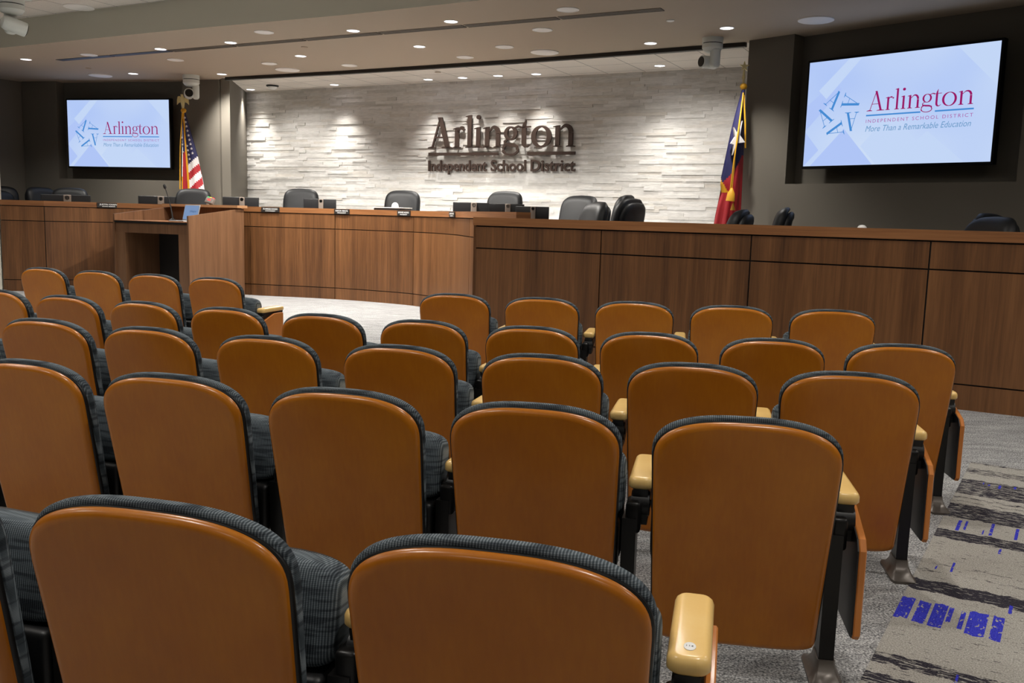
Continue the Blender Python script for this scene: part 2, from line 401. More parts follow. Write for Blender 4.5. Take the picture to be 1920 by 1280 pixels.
def glyph(mb, ch, X, y0, y1, T=0.03, t=0.010, s=1.0, mi=0, mat=None):
    """X = (x0, x1) box; T half width of thick strokes, t of thin ones"""
    x0, x1 = X; w = x1 - x0
    A_ = lambda p: (x0 + p[0] * w, p[1])
    rb = lambda pts, hw, **k: ribbon(mb, pts, hw, y0, y1, mi=mi, mat=mat, **k)
    def serif(cx, z, half, up=1):
        rb([(cx - half, z), (cx - half * 0.5, z + up * 0.006), (cx, z + up * 0.010), (cx + half * 0.5, z + up * 0.006), (cx + half, z)],
           [0.006, 0.011, 0.016, 0.011, 0.006])
    def stem(cx, z0, z1): rb([(cx, z0), (cx, z1)], T)
    def flag(cx, z):
        rb([(cx - T - 0.036, z - 0.022), (cx - T * 0.4, z - 0.014), (cx + T, z)], [0.006, 0.014, 0.005])
    xh = 0.335
    if ch == 'A':
        ap = x0 + 0.49 * w
        rb([(x0 + 0.17 * w, 0), (ap, 0.505)], t * 1.15, horiz=True)
        rb([(x0 + 0.80 * w, 0), (ap - 0.004, 0.515)], T * 1.12, horiz=True)
        rb([(x0 + 0.26 * w, 0.18), (x0 + 0.72 * w, 0.18)], t)
        serif(x0 + 0.16 * w, 0.006, 0.16 * w); serif(x0 + 0.78 * w, 0.006, 0.22 * w)
    elif ch == 'r':
        c_ = x0 + 0.3 * w
        stem(c_, 0, xh - 0.01); serif(c_, 0.006, T + 0.032); flag(c_, xh)
        rb(arc(c_ + T + 0.045, xh - 0.075, 0.055, 0.07, 185, 55, 8), [t, t, t, t * 1.2, t * 1.5, t * 2, t * 2.4, t * 2.6, t * 1.8])
        rb([(x0 + w - 0.035, xh - 0.022), (x0 + w - 0.012, xh - 0.045)], [0.018, 0.020])
    elif ch == 'l':
        c_ = x0 + 0.5 * w
        stem(c_, 0, 0.525); serif(c_, 0.006, T + 0.034); flag(c_, 0.535)
    elif ch == 'i':
        c_ = x0 + 0.5 * w
        stem(c_, 0, xh - 0.01); serif(c_, 0.006, T + 0.034); flag(c_, xh)
        rb(arc(c_, 0.50, 0.018, 0.018, 0, 330, 11), 0.019, closed=True)
    elif ch == 'n':
        a, b_ = x0 + 0.2 * w, x0 + 0.78 * w
        stem(a, 0, xh - 0.01); serif(a, 0.006, T + 0.034); flag(a, xh)
        stem(b_, 0, 0.22); serif(b_, 0.006, T + 0.034)
        m_ = (a + T + b_) / 2 + 0.005
        rb([(a + T * 0.6, 0.255)] + arc(m_, 0.225, b_ - m_, 0.105, 140, 0, 10),
           [t] + [t, t * 1.2, t * 1.6, t * 2.0, t * 2.3, T * 0.85, T * 0.92, T, T, T, T])
    elif ch == 'o':
        cx, cz = (x0 + x1) / 2, xh / 2 - 0.002; k = 40
        pts = arc(cx, cz, w / 2 - T * 1.0, xh / 2 + 0.004 - t, 0, 360 - 360 / k, k - 1)
        hw = [t + (T * 1.08 - t) * abs(cos(2 * pi * i / k)) ** 1.3 for i in range(k)]
        rb(pts, hw, closed=True)
    elif ch == 'g':
        cx, cz = x0 + 0.42 * w, 0.225; k = 32
        rxx = 0.33 * w
        rb(arc(cx, cz, rxx - T * 0.6, 0.10, 0, 360 - 360 / k, k - 1), [t + (T * 0.9 - t) * abs(cos(2 * pi * i / k)) ** 1.4 for i in range(k)], closed=True)
        rb([(cx + rxx * 0.55, 0.305), (x0 + 0.82 * w, 0.335), (x0 + 0.97 * w, 0.318)], [t, t * 1.5, 0.018])
        rb([(cx - rxx * 0.45, 0.135), (x0 + 0.10 * w, 0.095), (x0 + 0.12 * w, 0.055), (x0 + 0.35 * w, 0.040), (x0 + 0.6 * w, 0.034), (x0 + 0.78 * w, 0.012), (x0 + 0.80 * w, -0.035)],
           [t, t * 1.4, T * 0.75, T * 0.85, T * 0.85, T * 0.7, t * 1.6])
        rb(arc(x0 + 0.43 * w, -0.045, 0.40 * w, 0.075, 10, -190, 16), [t * 1.6] + [t * 1.3] * 7 + [t * 1.2] * 5 + [t * 1.6, T * 0.6, T * 0.5, t])
        rb([(x0 + 0.04 * w, -0.03), (x0 + 0.06 * w, 0.015), (x0 + 0.25 * w, 0.045)], [t * 1.4, T * 0.6, t])
    elif ch == 't':
        c_ = x0 + 0.36 * w
        rb([(c_ + T, 0.43), (c_ + T * 0.2, 0.36), (c_, 0.30), (c_, 0.08), (c_ + 0.006, 0.045), (c_ + 0.028, 0.016), (c_ + 0.062, 0.012), (x0 + w * 0.98, 0.045)],
           [0.003, T * 0.75, T, T, T, T * 0.75, t * 1.4, 0.004])
        rb([(x0, xh - 0.02), (x0 + w, xh - 0.008)], [t, t])
WORD = [('A', 0.0, 0.445), ('r', 0.46, 0.665), ('l', 0.68, 0.805), ('i', 0.825, 0.965), ('n', 0.985, 1.305), ('g', 1.318, 1.625), ('t', 1.605, 1.775), ('o', 1.79, 2.115), ('n', 2.14, 2.50)]
WLEN = 2.5

# ------------------------------------------------------------------ camera
cam = D.cameras.new('camera'); co = D.objects.new('camera', cam); C.objects.link(co)
cam.sensor_width = 36.0; cam.lens = 32.1016; cam.clip_start = 0.05
pitch, roll = (0.13485, 0.02728)
Fv = Vector((0, cos(pitch), -sin(pitch))); R0 = Vector((1, 0, 0)); U0 = Vector((0, sin(pitch), cos(pitch)))
Rv = R0 * cos(roll) + U0 * sin(roll); Uv = -R0 * sin(roll) + U0 * cos(roll)
mt = Matrix((Rv, Uv, -Fv)).transposed().to_4x4(); mt.translation = (0, 0, 1.3548)
co.matrix_world = mt
bpy.context.scene.camera = co

# ------------------------------------------------------------------ room shell
Zs, Za, Zt = 3.57, 3.94, 3.60     # soffit, seating ceiling, alcove ceiling
fe = [(-11.2, 15.55), (-9.6, 14.7), (-7.479, 13.557), (-5.782, 12.645), (-4.275, 11.846), (-2.032, 10.732), (-0.377, 9.808), (1.6, 8.64), (3.6, 7.4), (6.2, 5.6), (8.2, 4.1)]
re_ = [(2.766, 11.64), (2.075, 12.061), (-0.109, 13.365), (-2.803, 14.811), (-4.966, 15.85)]
struct(MB().box((-1.5, 6.5, -0.05), (22, 27, 0.1)).obj('floor', 'carpet', smooth=0))
sof = fe + [(8.2, 9.2), (5.6, 9.4), (3.1, 11.9)] + re_ + [(-5.3, 16.4), (-9.4, 17.4), (-11.2, 16.8)]
def flat(poly, z0, z1, name, mat):
    bm = bmesh.new(); vs = [bm.verts.new((x, y, z0)) for x, y in poly]
    f_ = bm.faces.new(vs); r = bmesh.ops.extrude_face_region(bm, geom=[f_])
    bmesh.ops.translate(bm, vec=(0, 0, z1 - z0), verts=[v for v in r['geom'] if isinstance(v, bmesh.types.BMVert)])
    bmesh.ops.recalc_face_normals(bm, faces=bm.faces)
    bmesh.ops.triangulate(bm, faces=[q for q in bm.faces if len(q.verts) > 4])
    me = D.meshes.new(name); bm.to_mesh(me); bm.free()
    for mm in (mat if isinstance(mat, tuple) else (mat,)): me.materials.append(MATS[mm])
    o = D.objects.new(name, me); C.objects.link(o)
    if isinstance(mat, tuple):
        for p in me.polygons:
            if abs(p.normal.z) < 0.5: p.material_index = 1
    return o
struct(flat(sof, Zs, 4.06, 'ceiling_soffit', ('soffit_paint', 'fascia_paint')))
struct(flat([(-12.5, -7), (9.5, -7), (9.5, 4.0)] + [(x, y + 0.1) for x, y in reversed(fe)] + [(-12.5, 15.7)], Za, Za + 0.1, 'ceiling_seating', 'tile_white'))
struct(flat([(3.2, 11.75)] + [(x, y - 0.1) for x, y in re_] + [(-5.4, 15.9), (-6.6, 19.2), (4.6, 13.6)], Zt, Zt + 0.1, 'ceiling_alcove', 'tile_white'))
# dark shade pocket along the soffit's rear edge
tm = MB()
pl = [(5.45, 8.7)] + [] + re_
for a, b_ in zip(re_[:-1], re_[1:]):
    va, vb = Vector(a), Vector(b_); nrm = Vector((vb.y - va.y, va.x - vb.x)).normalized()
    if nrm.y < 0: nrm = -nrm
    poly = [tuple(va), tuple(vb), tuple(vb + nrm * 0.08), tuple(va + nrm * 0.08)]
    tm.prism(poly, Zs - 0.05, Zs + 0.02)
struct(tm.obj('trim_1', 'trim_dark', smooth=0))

def wall_seg(mb, a, b_, z0, z1, th, mi=0):
    va, vb = Vector(a), Vector(b_); d = (vb - va).normalized(); n = Vector((-d.y, d.x))
    poly = [va, vb, vb + n * th, va + n * th]
    mb.prism([tuple(p) for p in poly], z0, z1, mi)
# screen walls, each with a recess that runs up to the soffit
def screen_wall(name, cx, cy, ang, s0, s1):
    d = Vector((cos(ang), -sin(ang))); n = Vector((sin(ang), cos(ang))); c_ = Vector((cx, cy))
    P = lambda s_, v_: tuple(c_ + d * s_ + n * v_)
    mb = MB()
    mb.prism([P(s0, 0), P(s1, 0), P(s1, 0.22), P(s0, 0.22)], 0, 1.84)
    mb.prism([P(s0, 0), P(-1.30, 0), P(-1.30, 0.22), P(s0, 0.22)], 1.84, Zs + 0.02)
    mb.prism([P(1.28, 0), P(s1, 0), P(s1, 0.22), P(1.28, 0.22)], 1.84, Zs + 0.02)
    mb.prism([P(-1.4, 0.21), P(1.4, 0.21), P(1.4, 0.32), P(-1.4, 0.32)], 1.7, Zs + 0.02, 1)
    return struct(mb.obj(name, ['wall_grey', 'wall_grey_shaded'], smooth=0))
AR, AL = 0.841, 0.241
RW, LW = (4.075, 10.11), (-7.115, 16.65)
screen_wall('wall_right_screen', *RW, AR, -1.92, 2.2)
screen_wall('wall_left_screen', *LW, AL, -2.03, 2.0)
mb = MB()
wall_seg(mb, (-5.42, 18.3), (-5.15, 16.2), 0, Zt + 0.05, 0.15)
struct(mb.obj('wall_alcove_left', 'wall_grey', smooth=0))
mb = MB(); wall_seg(mb, (2.9, 11.75), (3.9, 13.6), 0, Zt + 0.05, -0.15)
struct(mb.obj('wall_alcove_right', 'wall_grey', smooth=0))
mb = MB(); wall_seg(mb, (-11.2, 14.3), (-9.1, 17.16), 0, Za, 0.15)
wall_seg(mb, (-12.0, -7), (-12.0, 16.0), 0, Za + 0.02, 0.15)
struct(mb.obj('wall_left', 'wall_grey', smooth=0))
struct(MB().box((-10.02, 14.2, 1.97), (4.0, 0.35, 3.94)).obj('wall_left_pier', 'wall_light', smooth=0))
mb = MB(); wall_seg(mb, (5.55, 8.5), (8.2, 6.2), 0, Za, 0.15); wall_seg(mb, (8.2, 6.2), (8.2, -7), 0, Za + .02, 0.15)
struct(mb.obj('wall_right', 'wall_grey', smooth=0))
struct(MB().box((-1.5, -6.9, 1.98), (22, 0.15, 3.96)).obj('wall_back', 'wall_light', smooth=0))

# ledger stone wall
AS = R(27.4); SO = Vector((0.35, 15.12)); sd = Vector((cos(AS), -sin(AS))); sn = Vector((sin(AS), cos(AS)))
mb = MB()
z = 0.9; row = 0
while z < Zt:
    hgt = random.choice((0.036, 0.042, 0.05, 0.05, 0.056)); z1 = min(z + hgt, Zt + 0.01)
    s_ = -7.3 - random.random() * 0.3
    while s_ < 3.75:
        ln = random.uniform(0.14, 0.52) if random.random() < 0.75 else random.uniform(0.5, 0.85)
        dep = random.choice((0.0, 0.0, 0.003, 0.006, 0.010, 0.017)) + random.random() * 0.002
        e1 = min(s_ + ln, 3.8)
        tl = random.uniform(-0.003, 0.003)
        mb.add([(s_, -dep, z), (e1, -dep + tl, z), (e1, -dep + tl, z1), (s_, -dep, z1), (s_, 0.06, z), (e1, 0.06, z), (e1, 0.06, z1), (s_, 0.06, z1)],
               [(0, 1, 2, 3), (0, 4, 5, 1), (3, 2, 6, 7), (0, 3, 7, 4), (1, 5, 6, 2)])
        s_ = e1
    z = z1
mb.box((-1.75, 0.12, 1.8), (11.1, 0.12, 3.66))
struct(mb.obj('wall_stone', 'ledger_stone', smooth=0, loc=(SO.x, SO.y, 0), rz=-AS, fix=False))

# raised floors behind the desks
struct(flat([(-9.9, 14.9), (-7.4, 14.95), (-6.55, 15.3), (-5.5, 15.5), (-4.2, 15.1), (-2.8, 14.75), (-1.3, 14.05), (-0.25, 11.9), (0.35, 10.7), (2.3, 12.2), (3.6, 13.3), (-5.5, 18.3), (-5.2, 16.4), (-9.0, 17.0), (-9.6, 16.3)], 0, 0.48, 'floor_dais', 'carpet'))
struct(flat([(0.25, 9.25), (5.1, 6.45), (5.5, 8.4), (2.75, 11.5), (2.3, 11.9), (0.4, 10.5)], 0, 0.23, 'floor_staff', 'carpet'))

# ------------------------------------------------------------------ aisle carpet
ac = MB().box((0.75, -2.6, 0.003), (1.5, 5.2, 0.006)).obj('aisle_carpet', 'aisle_pattern', smooth=0, loc=(2.713, 5.23, 0), rz=math.atan2(-0.527, 0.85))
tag(ac, 'taupe aisle carpet inlay with charcoal bars and blue dashes beside the seat rows', 'carpet')

# ------------------------------------------------------------------ auditorium seats
def outline(hw, zt, zb, n=72, taper=0.018):
    pts = []
    z0, zc = zt - 0.125, zb + 0.05
    for i in range(n):
        a = 2 * pi * i / n
        c_, s_ = cos(a), sin(a)
        if s_ >= 0:
            e = 2 / 2.7; x = math.copysign(abs(c_) ** e, c_) * hw; z_ = z0 + (zt - z0) * abs(s_) ** e
        else:
            e = 2 / 4.5; x = math.copysign(abs(c_) ** e, c_) * hw; z_ = zc - (zc - zb) * abs(s_) ** e
        # straight sides between the two halves
        x *= 1 - taper / hw * max(0.0, min(1.0, (z0 - z_) / (z0 - zb))) if z_ < z0 else 1
        pts.append((x, z_))
    return pts
TIL = 0.199
def back_loops(specs, hw, zt, zb):
    loops = []
    for ins, y in specs:
        loops.append([(x, y + (0.825 - z_) * TIL, z_) for x, z_ in outline(hw - ins, zt - ins, zb + ins)])
    return loops
ZB = 0.105
def seat_outline(hw, zt, zb, n=60):
    pts = []
    for i in range(n):
        a = 2 * pi * i / n; c_, s_ = cos(a), sin(a); e = 2 / 7.0
        x = math.copysign(abs(c_) ** e, c_) * hw
        z_ = (zt + zb) / 2 + math.copysign(abs(s_) ** e, s_) * (zt - zb) / 2
        if s_ > 0: z_ -= 0.012 * (x / hw) ** 2
        pts.append((x, z_))
    return pts
def seat_proto():
    t = thing('auditorium_seat', 'proto', 'seat')
    mb = MB().loft(back_loops([(0.02, -0.0205), (0.013, -0.020), (0.007, -0.0165), (0.002, -0.011), (0.0, -0.004), (0.0, 0.0)], 0.2435, 0.812, ZB))
    mb.obj('backrest_shell', 'seat_wood', t, smooth=50)
    mb = MB().loft(back_loops([(0.004, -0.003), (0.0, 0.001), (0.0, 0.009), (0.004, 0.012)], 0.2475, 0.814, ZB + 0.01))
    mb.obj('edge_trim', 'black_plastic', t, smooth=50)
    mb = MB().loft(back_loops([(0.010, 0.006), (0.003, 0.009), (0.0, 0.016), (0.0, 0.031), (0.006, 0.043), (0.02, 0.054), (0.05, 0.062)], 0.249, 0.826, 0.30))
    mb.obj('back_cushion', 'fabric', t, smooth=60)
    # tipped-up seat
    M = Matrix.Translation((0, 0.235, 0.44)) @ Matrix.Rotation(R(-9), 4, 'X')
    mb = MB()
    lo = []
    for ins, y in [(0.03, -0.052), (0.012, -0.046), (0.003, -0.036), (0.0, -0.022), (0.0, 0.03), (0.006, 0.036)]:
        pts = seat_outline(0.246 - ins, 0.222 - ins, 0.0 + ins * 0.3)
        lo.append([(x, y, z_) for x, z_ in pts])
    mb.loft(lo, mat=M)
    st_ = mb.obj('seat_cushion', 'fabric', t, smooth=60)
    mb = MB()
    lo = [[(x, y, z_) for x, z_ in seat_outline(0.243 - i_, 0.220 - i_, -0.17 + i_)] for i_, y in ((0.0, 0.034), (0.0, 0.05), (0.02, 0.066))]
    mb.loft(lo, mat=M)
    mb.rbox((0, 0.215, 0.36), (0.47, 0.10, 0.17), 0.02)
    mb.obj('seat_pan', 'black_plastic', st_, smooth=50)
    return t
def arm_parts(t, side=1, plate=False, panel=False):
    xo = 0.2955 * side
    mb = MB()
    # rounded cap
    def cap_loop(ins, z_):
        pts = []; hx, hy, r_ = 0.0375 - ins, 0.155 - ins, max(0.004, 0.026 - ins)
        for qx, qy, a0 in ((1, 1, 0), (-1, 1, 90), (-1, -1, 180), (1, -1, 270)):
            for k in range(6):
                a = R(a0 + 90 * k / 5)
                pts.append((xo + qx * (hx - r_) + r_ * cos(a), 0.350 + qy * (hy - r_) + r_ * sin(a), z_ - 0.024))
        return pts
    mb.loft([cap_loop(0.006, 0.568), cap_loop(0.0, 0.574), cap_loop(0.0, 0.590), cap_loop(0.003, 0.598), cap_loop(0.009, 0.603), cap_loop(0.014, 0.604)])
    a = mb.obj('armrest', 'arm_wood', t, smooth=50)
    mb = MB()
    MY = Matrix(((0, 0, 1, xo), (1, 0, 0, 0), (0, 1, 0, 0), (0, 0, 0, 1)))
    mb.prism([(0.20, 0.544), (0.50, 0.544), (0.495, 0.528), (0.29, 0.43), (0.21, 0.43), (0.205, 0.525)], -0.022, 0.022, mat=MY)
    mb.tube([(xo - 0.027, 0.232, 0.492), (xo + 0.027, 0.232, 0.492)], 0.038, 18)
    mb.tube([(xo - 0.03, 0.232, 0.492), (xo + 0.03, 0.232, 0.492)], 0.012, 10)
    mb.obj('arm_bracket', 'black_plastic', a, smooth=40)
    mb = MB()
    xp = 0.268 * side
    lo = [[(xp + sx_ * 0.021, 0.215 + sy_ * hy + dy, z_) for sx_, sy_ in ((-1, -1), (1, -1), (1, 1), (-1, 1))] for z_, hy, dy in ((0.03, 0.042, 0), (0.12, 0.040, 0), (0.30, 0.045, 0.0), (0.46, 0.045, -0.005))]
    mb.loft(lo)
    mb.rbox((0.278 * side, 0.21, 0.46), (0.045, 0.08, 0.10), 0.012)
    p = mb.obj('post', 'black_steel', t, smooth=30)
    mb = MB()
    fl = lambda hx, hy, z_: [(xp + x * hx, 0.215 + y * hy, z_) for x, y in ((-1, -.8), (-.8, -1), (.8, -1), (1, -.8), (1, .8), (.8, 1), (-.8, 1), (-1, .8))]
    mb.loft([fl(0.046, 0.118, 0.0), fl(0.046, 0.118, 0.010), fl(0.036, 0.082, 0.024), fl(0.027, 0.055, 0.048), fl(0.025, 0.048, 0.07)])
    mb.obj('foot', 'foot_grey', p, smooth=35)
    if panel:
        x0 = (0.3225) * side
        MYp = Matrix(((0, 0, side, x0), (1, 0, 0, 0), (0, 1, 0, 0), (0, 0, 0, 1)))
        mb = MB()
        poly = [(0.125, 0.165), (0.112, 0.18), (0.112, 0.435), (0.135, 0.465), (0.34, 0.53), (0.46, 0.53), (0.47, 0.52), (0.47, 0.175), (0.46, 0.165)]
        cx_, cy_ = 0.27, 0.35
        ins = [(cx_ + (x - cx_) * 0.975, cy_ + (y - cy_) * 0.985) for x, y in poly]
        mb.loft([[(x, y, 0.0) for x, y in ins], [(x, y, 0.003) for x, y in poly], [(x, y, 0.017) for x, y in poly], [(x, y, 0.020) for x, y in ins]], mat=MYp)
        sp = mb.obj('side_panel', 'panel_wood', t, smooth=25)
        MB().prism(ins, -0.004, 0.0, mat=MYp).obj('panel_backing', 'black_plastic', sp, smooth=0)
    if plate:
        mb = MB().lathe([(1, 0.5800), (1, 0.5812), (0.92, 0.5816)], 24, mat=Matrix.Translation((xo, 0.243, 0)) @ Matrix.Diagonal((0.0105, 0.0165, 1, 1)))
        n_ = mb.obj('number_plate', 'label_white', a, smooth=30)
        tb = MB(); add_text(tb, '114', -0.006, -0.003, 0.012, 0.006, mat=Matrix.Translation((xo, 0.243, 0.5820)) @ Matrix.Rotation(R(-90), 4, 'X'))
        tb.obj('number', 'ink', n_, smooth=0, fix=False)
proto = seat_proto()
arm_parts(proto, 1)
SEATS = [
    ('B', 0, -2.235, 3.297, -0.3979, 0.5),
    ('A', 1, -1.275, 1.764, -0.2877, 0.55),
    ('A', 2, -0.653, 1.59, -0.2599, 0.56),
    ('A', 3, -0.022, 1.431, -0.2318, 0.538),
    ('B', 1, -1.668, 3.074, -0.3513, 0.5),
    ('B', 2, -1.104, 2.882, -0.3058, 0.544),
    ('B', 3, -0.516, 2.711, -0.2591, 0.514),
    ('B', 4, 0.066, 2.571, -0.2133, 0.513),
    ('B', 5, 0.658, 2.457, -0.1673, 0.525),
    ('C', 0, -2.784, 4.459, -0.385, 0.53),
    ('C', 1, -2.206, 4.235, -0.3535, 0.544),
    ('C', 2, -1.635, 4.034, -0.3228, 0.502),
    ('C', 3, -1.061, 3.852, -0.2923, 0.495),
    ('C', 4, -0.47, 3.684, -0.2611, 0.497),
    ('C', 5, 0.113, 3.538, -0.2307, 0.494),
    ('C', 6, 0.687, 3.412, -0.2009, 0.497),
    ('C', 7, 1.252, 3.305, -0.1717, 0.501),
    ('D', 0, -3.199, 5.635, -0.4516, 0.5),
    ('D', 1, -2.66, 5.386, -0.4141, 0.526),
    ('D', 2, -2.115, 5.159, -0.3768, 0.496),
    ('D', 3, -1.574, 4.956, -0.3403, 0.484),
    ('D', 4, -1.014, 4.769, -0.303, 0.49),
    ('D', 5, -0.463, 4.608, -0.2667, 0.474),
    ('D', 6, 0.092, 4.467, -0.2305, 0.48),
    ('D', 7, 0.657, 4.345, -0.1941, 0.476),
    ('D', 8, 1.227, 4.244, -0.1575, 0.486),
    ('D', 9, 1.802, 4.163, -0.1208, 0.496),
    ('E', 1, -4.023, 7.762, -0.382, 0.511),
    ('E', 2, -3.469, 7.548, -0.3581, 0.502),
    ('E', 3, -2.917, 7.348, -0.3344, 0.505),
    ('E', 4, -2.361, 7.163, -0.3108, 0.494),
    ('F', 5, -0.41, 6.263, -0.2193, 0.509),
    ('F', 6, 0.19, 6.136, -0.1966, 0.515),
    ('F', 7, 0.803, 6.021, -0.1735, 0.525),
    ('F', 8, 1.428, 5.919, -0.1501, 0.534),
    ('F', 9, 2.06, 5.831, -0.1265, 0.539)]
ROWN = {'A': 'nearest row', 'B': 'second row', 'C': 'third row', 'D': 'fourth row', 'E': 'front row left block', 'F': 'front row right block'}
ORD = ['first', 'second', 'third', 'fourth', 'fifth', 'sixth', 'seventh', 'eighth', 'ninth', 'tenth']
rows = {}
for r, k, x, y, yaw, w_ in SEATS: rows.setdefault(r, []).append((k, x, y, yaw, w_))
first = True
for r, lst in rows.items():
    lst.sort(); n = len(lst)
    for i, (k, x, y, yaw, w_) in enumerate(lst):
        rn = ROWN[r] + (' from the camera' if r in 'BCD' else '')
        pos = 'at left end of ' + rn if i == 0 else ('at right end of ' + rn if i == n - 1 else ORD[i] + ' from left in ' + rn)
        lab = 'honey wood-backed charcoal seat, ' + pos
        if r == 'B' and k == 0: lab = 'charcoal seat edge barely visible at the left border, second row from the camera'
        if r == 'C' and k == 0: lab = 'charcoal seat just peeking in at the left edge, third row from the camera'
        end = (r, k) in (('A', 3), ('B', 5), ('C', 7), ('D', 9), ('E', 4), ('F', 9))
        skip = ('armrest', 'post') if end else ()
        if first:
            s_ = proto; s_.location = (x, y, 0); s_.rotation_euler.z = yaw; s_['label'] = lab; first = False
        else:
            s_ = copy_thing(proto, (x, y, 0), yaw, lab, None, skip)
        s_['group'] = 'wood-backed auditorium seats in curved rows'
        s_.scale = (w_ / 0.5, 1, 1)
        if end: arm_parts(s_, 1, plate=(r == 'A'), panel=True)
        if (r, k) in (('E', 1), ('F', 5)): arm_parts(s_, -1, panel=False)

# ------------------------------------------------------------------ desks
def desk(name, label, cat, path, zt, zc, zg, zl, joints, capdepth, bodydepth, mats=('walnut', 'walnut_cap'), over=0.012, closed_ends=True):
    """front face follows path (left to right); panels between the joints (indices into path)"""
    t = thing(name, label, cat, (path[0][0], path[0][1], 0))
    o = Vector(path[0])
    V = [Vector(p) - o for p in path]
    nr = []
    for i in range(len(V)):
        d = (V[min(i + 1, len(V) - 1)] - V[max(i - 1, 0)]).normalized(); nr.append(Vector((-d.y, d.x)))
    def strip(i0, i1, f0, f1, z0, z1, g0=0.0, g1=0.0):
        lo = []
        for i in range(i0, i1 + 1):
            p = V[i].copy(); n = nr[i]
            if i == i0 and g0: p += (V[i + 1] - V[i]).normalized() * g0
            if i == i1 and g1: p -= (V[i] - V[i - 1]).normalized() * g1
            a, b_ = p + n * f0, p + n * f1
            lo.append([(a.x, a.y, z0), (a.x, a.y, z1), (b_.x, b_.y, z1), (b_.x, b_.y, z0)])
        return MB().loft(lo)
    g = 0.006
    for a, b_ in zip(joints[:-1], joints[1:]):
        strip(a, b_, 0, 0.03, zg + g, zc - 2 * g, g, g).obj('upper_panel', mats[0], t, smooth=20)
        strip(a, b_, 0, 0.03, zl + g, zg - g, g, g).obj('front_panel', mats[0], t, smooth=20)
        strip(a, b_, 0, 0.03, 0.0, zl - g, g, g).obj('base_panel', mats[0], t, smooth=20)
    strip(joints[0], joints[-1], 0.018, bodydepth, 0.0, zc, 0.02, 0.02).obj('carcass', 'reveal_black', t, smooth=20)
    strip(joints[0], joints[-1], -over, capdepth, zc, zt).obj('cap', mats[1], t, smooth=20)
    return t
dais_path = [(-8.0, 14.28), (-7.37, 14.40), (-6.52, 14.93), (-5.62, 15.20), (-4.95, 15.0), (-4.243, 14.72), (-3.53, 14.57), (-2.816, 14.38), (-2.166, 14.09), (-1.508, 13.68), (-1.10, 13.15), (-0.78, 12.40), (-0.57, 11.55), (-0.30, 10.75), (0.02, 10.0)]
def smooth_path(P, keep, sub=4):
    out, idx = [], []
    n = len(P)
    for i in range(n - 1):
        p0, p1, p2, p3 = [Vector(P[j]) for j in (max(i - 1, 0), i, i + 1, min(i + 2, n - 1))]
        if i in keep: idx.append(len(out))
        for k in range(sub):
            u = k / sub
            if i < 4: q_ = p1.lerp(p2, u)
            else: q_ = 0.5 * ((2 * p1) + (p2 - p0) * u + (2 * p0 - 5 * p1 + 4 * p2 - p3) * u * u + (3 * p1 - p0 - 3 * p2 + p3) * u ** 3)
            out.append((q_.x, q_.y))
    out.append(P[-1])
    if n - 1 in keep: idx.append(len(out) - 1)
    return out, idx
dp_, dj = smooth_path(dais_path, (0, 1, 5, 7, 9, 12, 14))
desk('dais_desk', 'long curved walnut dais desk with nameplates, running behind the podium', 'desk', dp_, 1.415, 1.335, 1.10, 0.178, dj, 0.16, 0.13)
sc0 = Vector((-0.405, 9.004)); sdv = Vector((cos(0.518), -sin(0.518))) * 1.366
sp_ = [tuple(sc0 + sdv * n) for n in range(6)]
sd_ = desk('staff_desk', 'straight walnut staff counter with black reveals filling the right side', 'counter', sp_, 1.349, 1.27, 1.05, 0.193, list(range(6)), 0.16, 0.13)
mb = MB(); d_ = sdv.normalized(); n_ = Vector((-d_.y, d_.x))
q0 = d_ * 0.0; poly = [q0, q0 + d_ * 0.03, q0 + d_ * 0.03 + n_ * 0.75, q0 + n_ * 0.75]
mb.prism([tuple(p) for p in poly], 0, 1.27); mb.obj('end_panel', 'walnut', sd_, smooth=0)

# nameplates on the dais cap
PL = [('JUSTIN CHAPA', 'BOARD MEMBER', (-6.60, 14.93), 0.345, 'left of the podium'), ('DR. MARCELO CAVAZOS', 'SUPERINTENDENT', (-3.88, 14.66), 0.305, 'just right of the podium'),
      ('KECIA MAYS', 'PRESIDENT', (-2.69, 14.33), 0.27, 'third from the left on the dais edge'), ('BOWIE HOGG', 'VICE PRESIDENT', (-1.66, 13.79), 0.27, 'below the chair left of the wall sign'),
      ('AARON REICH', 'SECRETARY', (-0.80, 12.6), 0.27, 'rightmost on the dais edge')]
def path_dir(p):
    best = min(range(len(dp_) - 1), key=lambda i: (Vector(dp_[i]).lerp(Vector(dp_[i + 1]), .5) - Vector(p)).length)
    a, b_ = Vector(dp_[best]), Vector(dp_[best + 1]); d = (b_ - a).normalized()
    u = (Vector(p) - a).dot(d); return a + d * u, d
for nm, role, p, wd, where in PL:
    q_, d = path_dir(p); n = Vector((-d.y, d.x)); q_ = q_ - n * 0.016
    ang = math.atan2(d.y, d.x)
    t = thing('nameplate', 'small black nameplate with white lettering, ' + where, 'nameplate', (q_.x, q_.y, 1.335), ang, 'black nameplates along the dais edge')
    MB().box((0, -0.006, 0.039), (wd, 0.010, 0.074)).obj('plate', 'plate_black', t, smooth=0)
    tb = MB(); add_text(tb, nm, -wd * 0.40, 0.040, wd * 0.8, 0.022, y=-0.012, bold=0.012)
    add_text(tb, role, -wd * 0.28, 0.012, wd * 0.56, 0.015, y=-0.012, bold=0.012)
    tb.obj('lettering', 'label_white', t, smooth=0, fix=False)

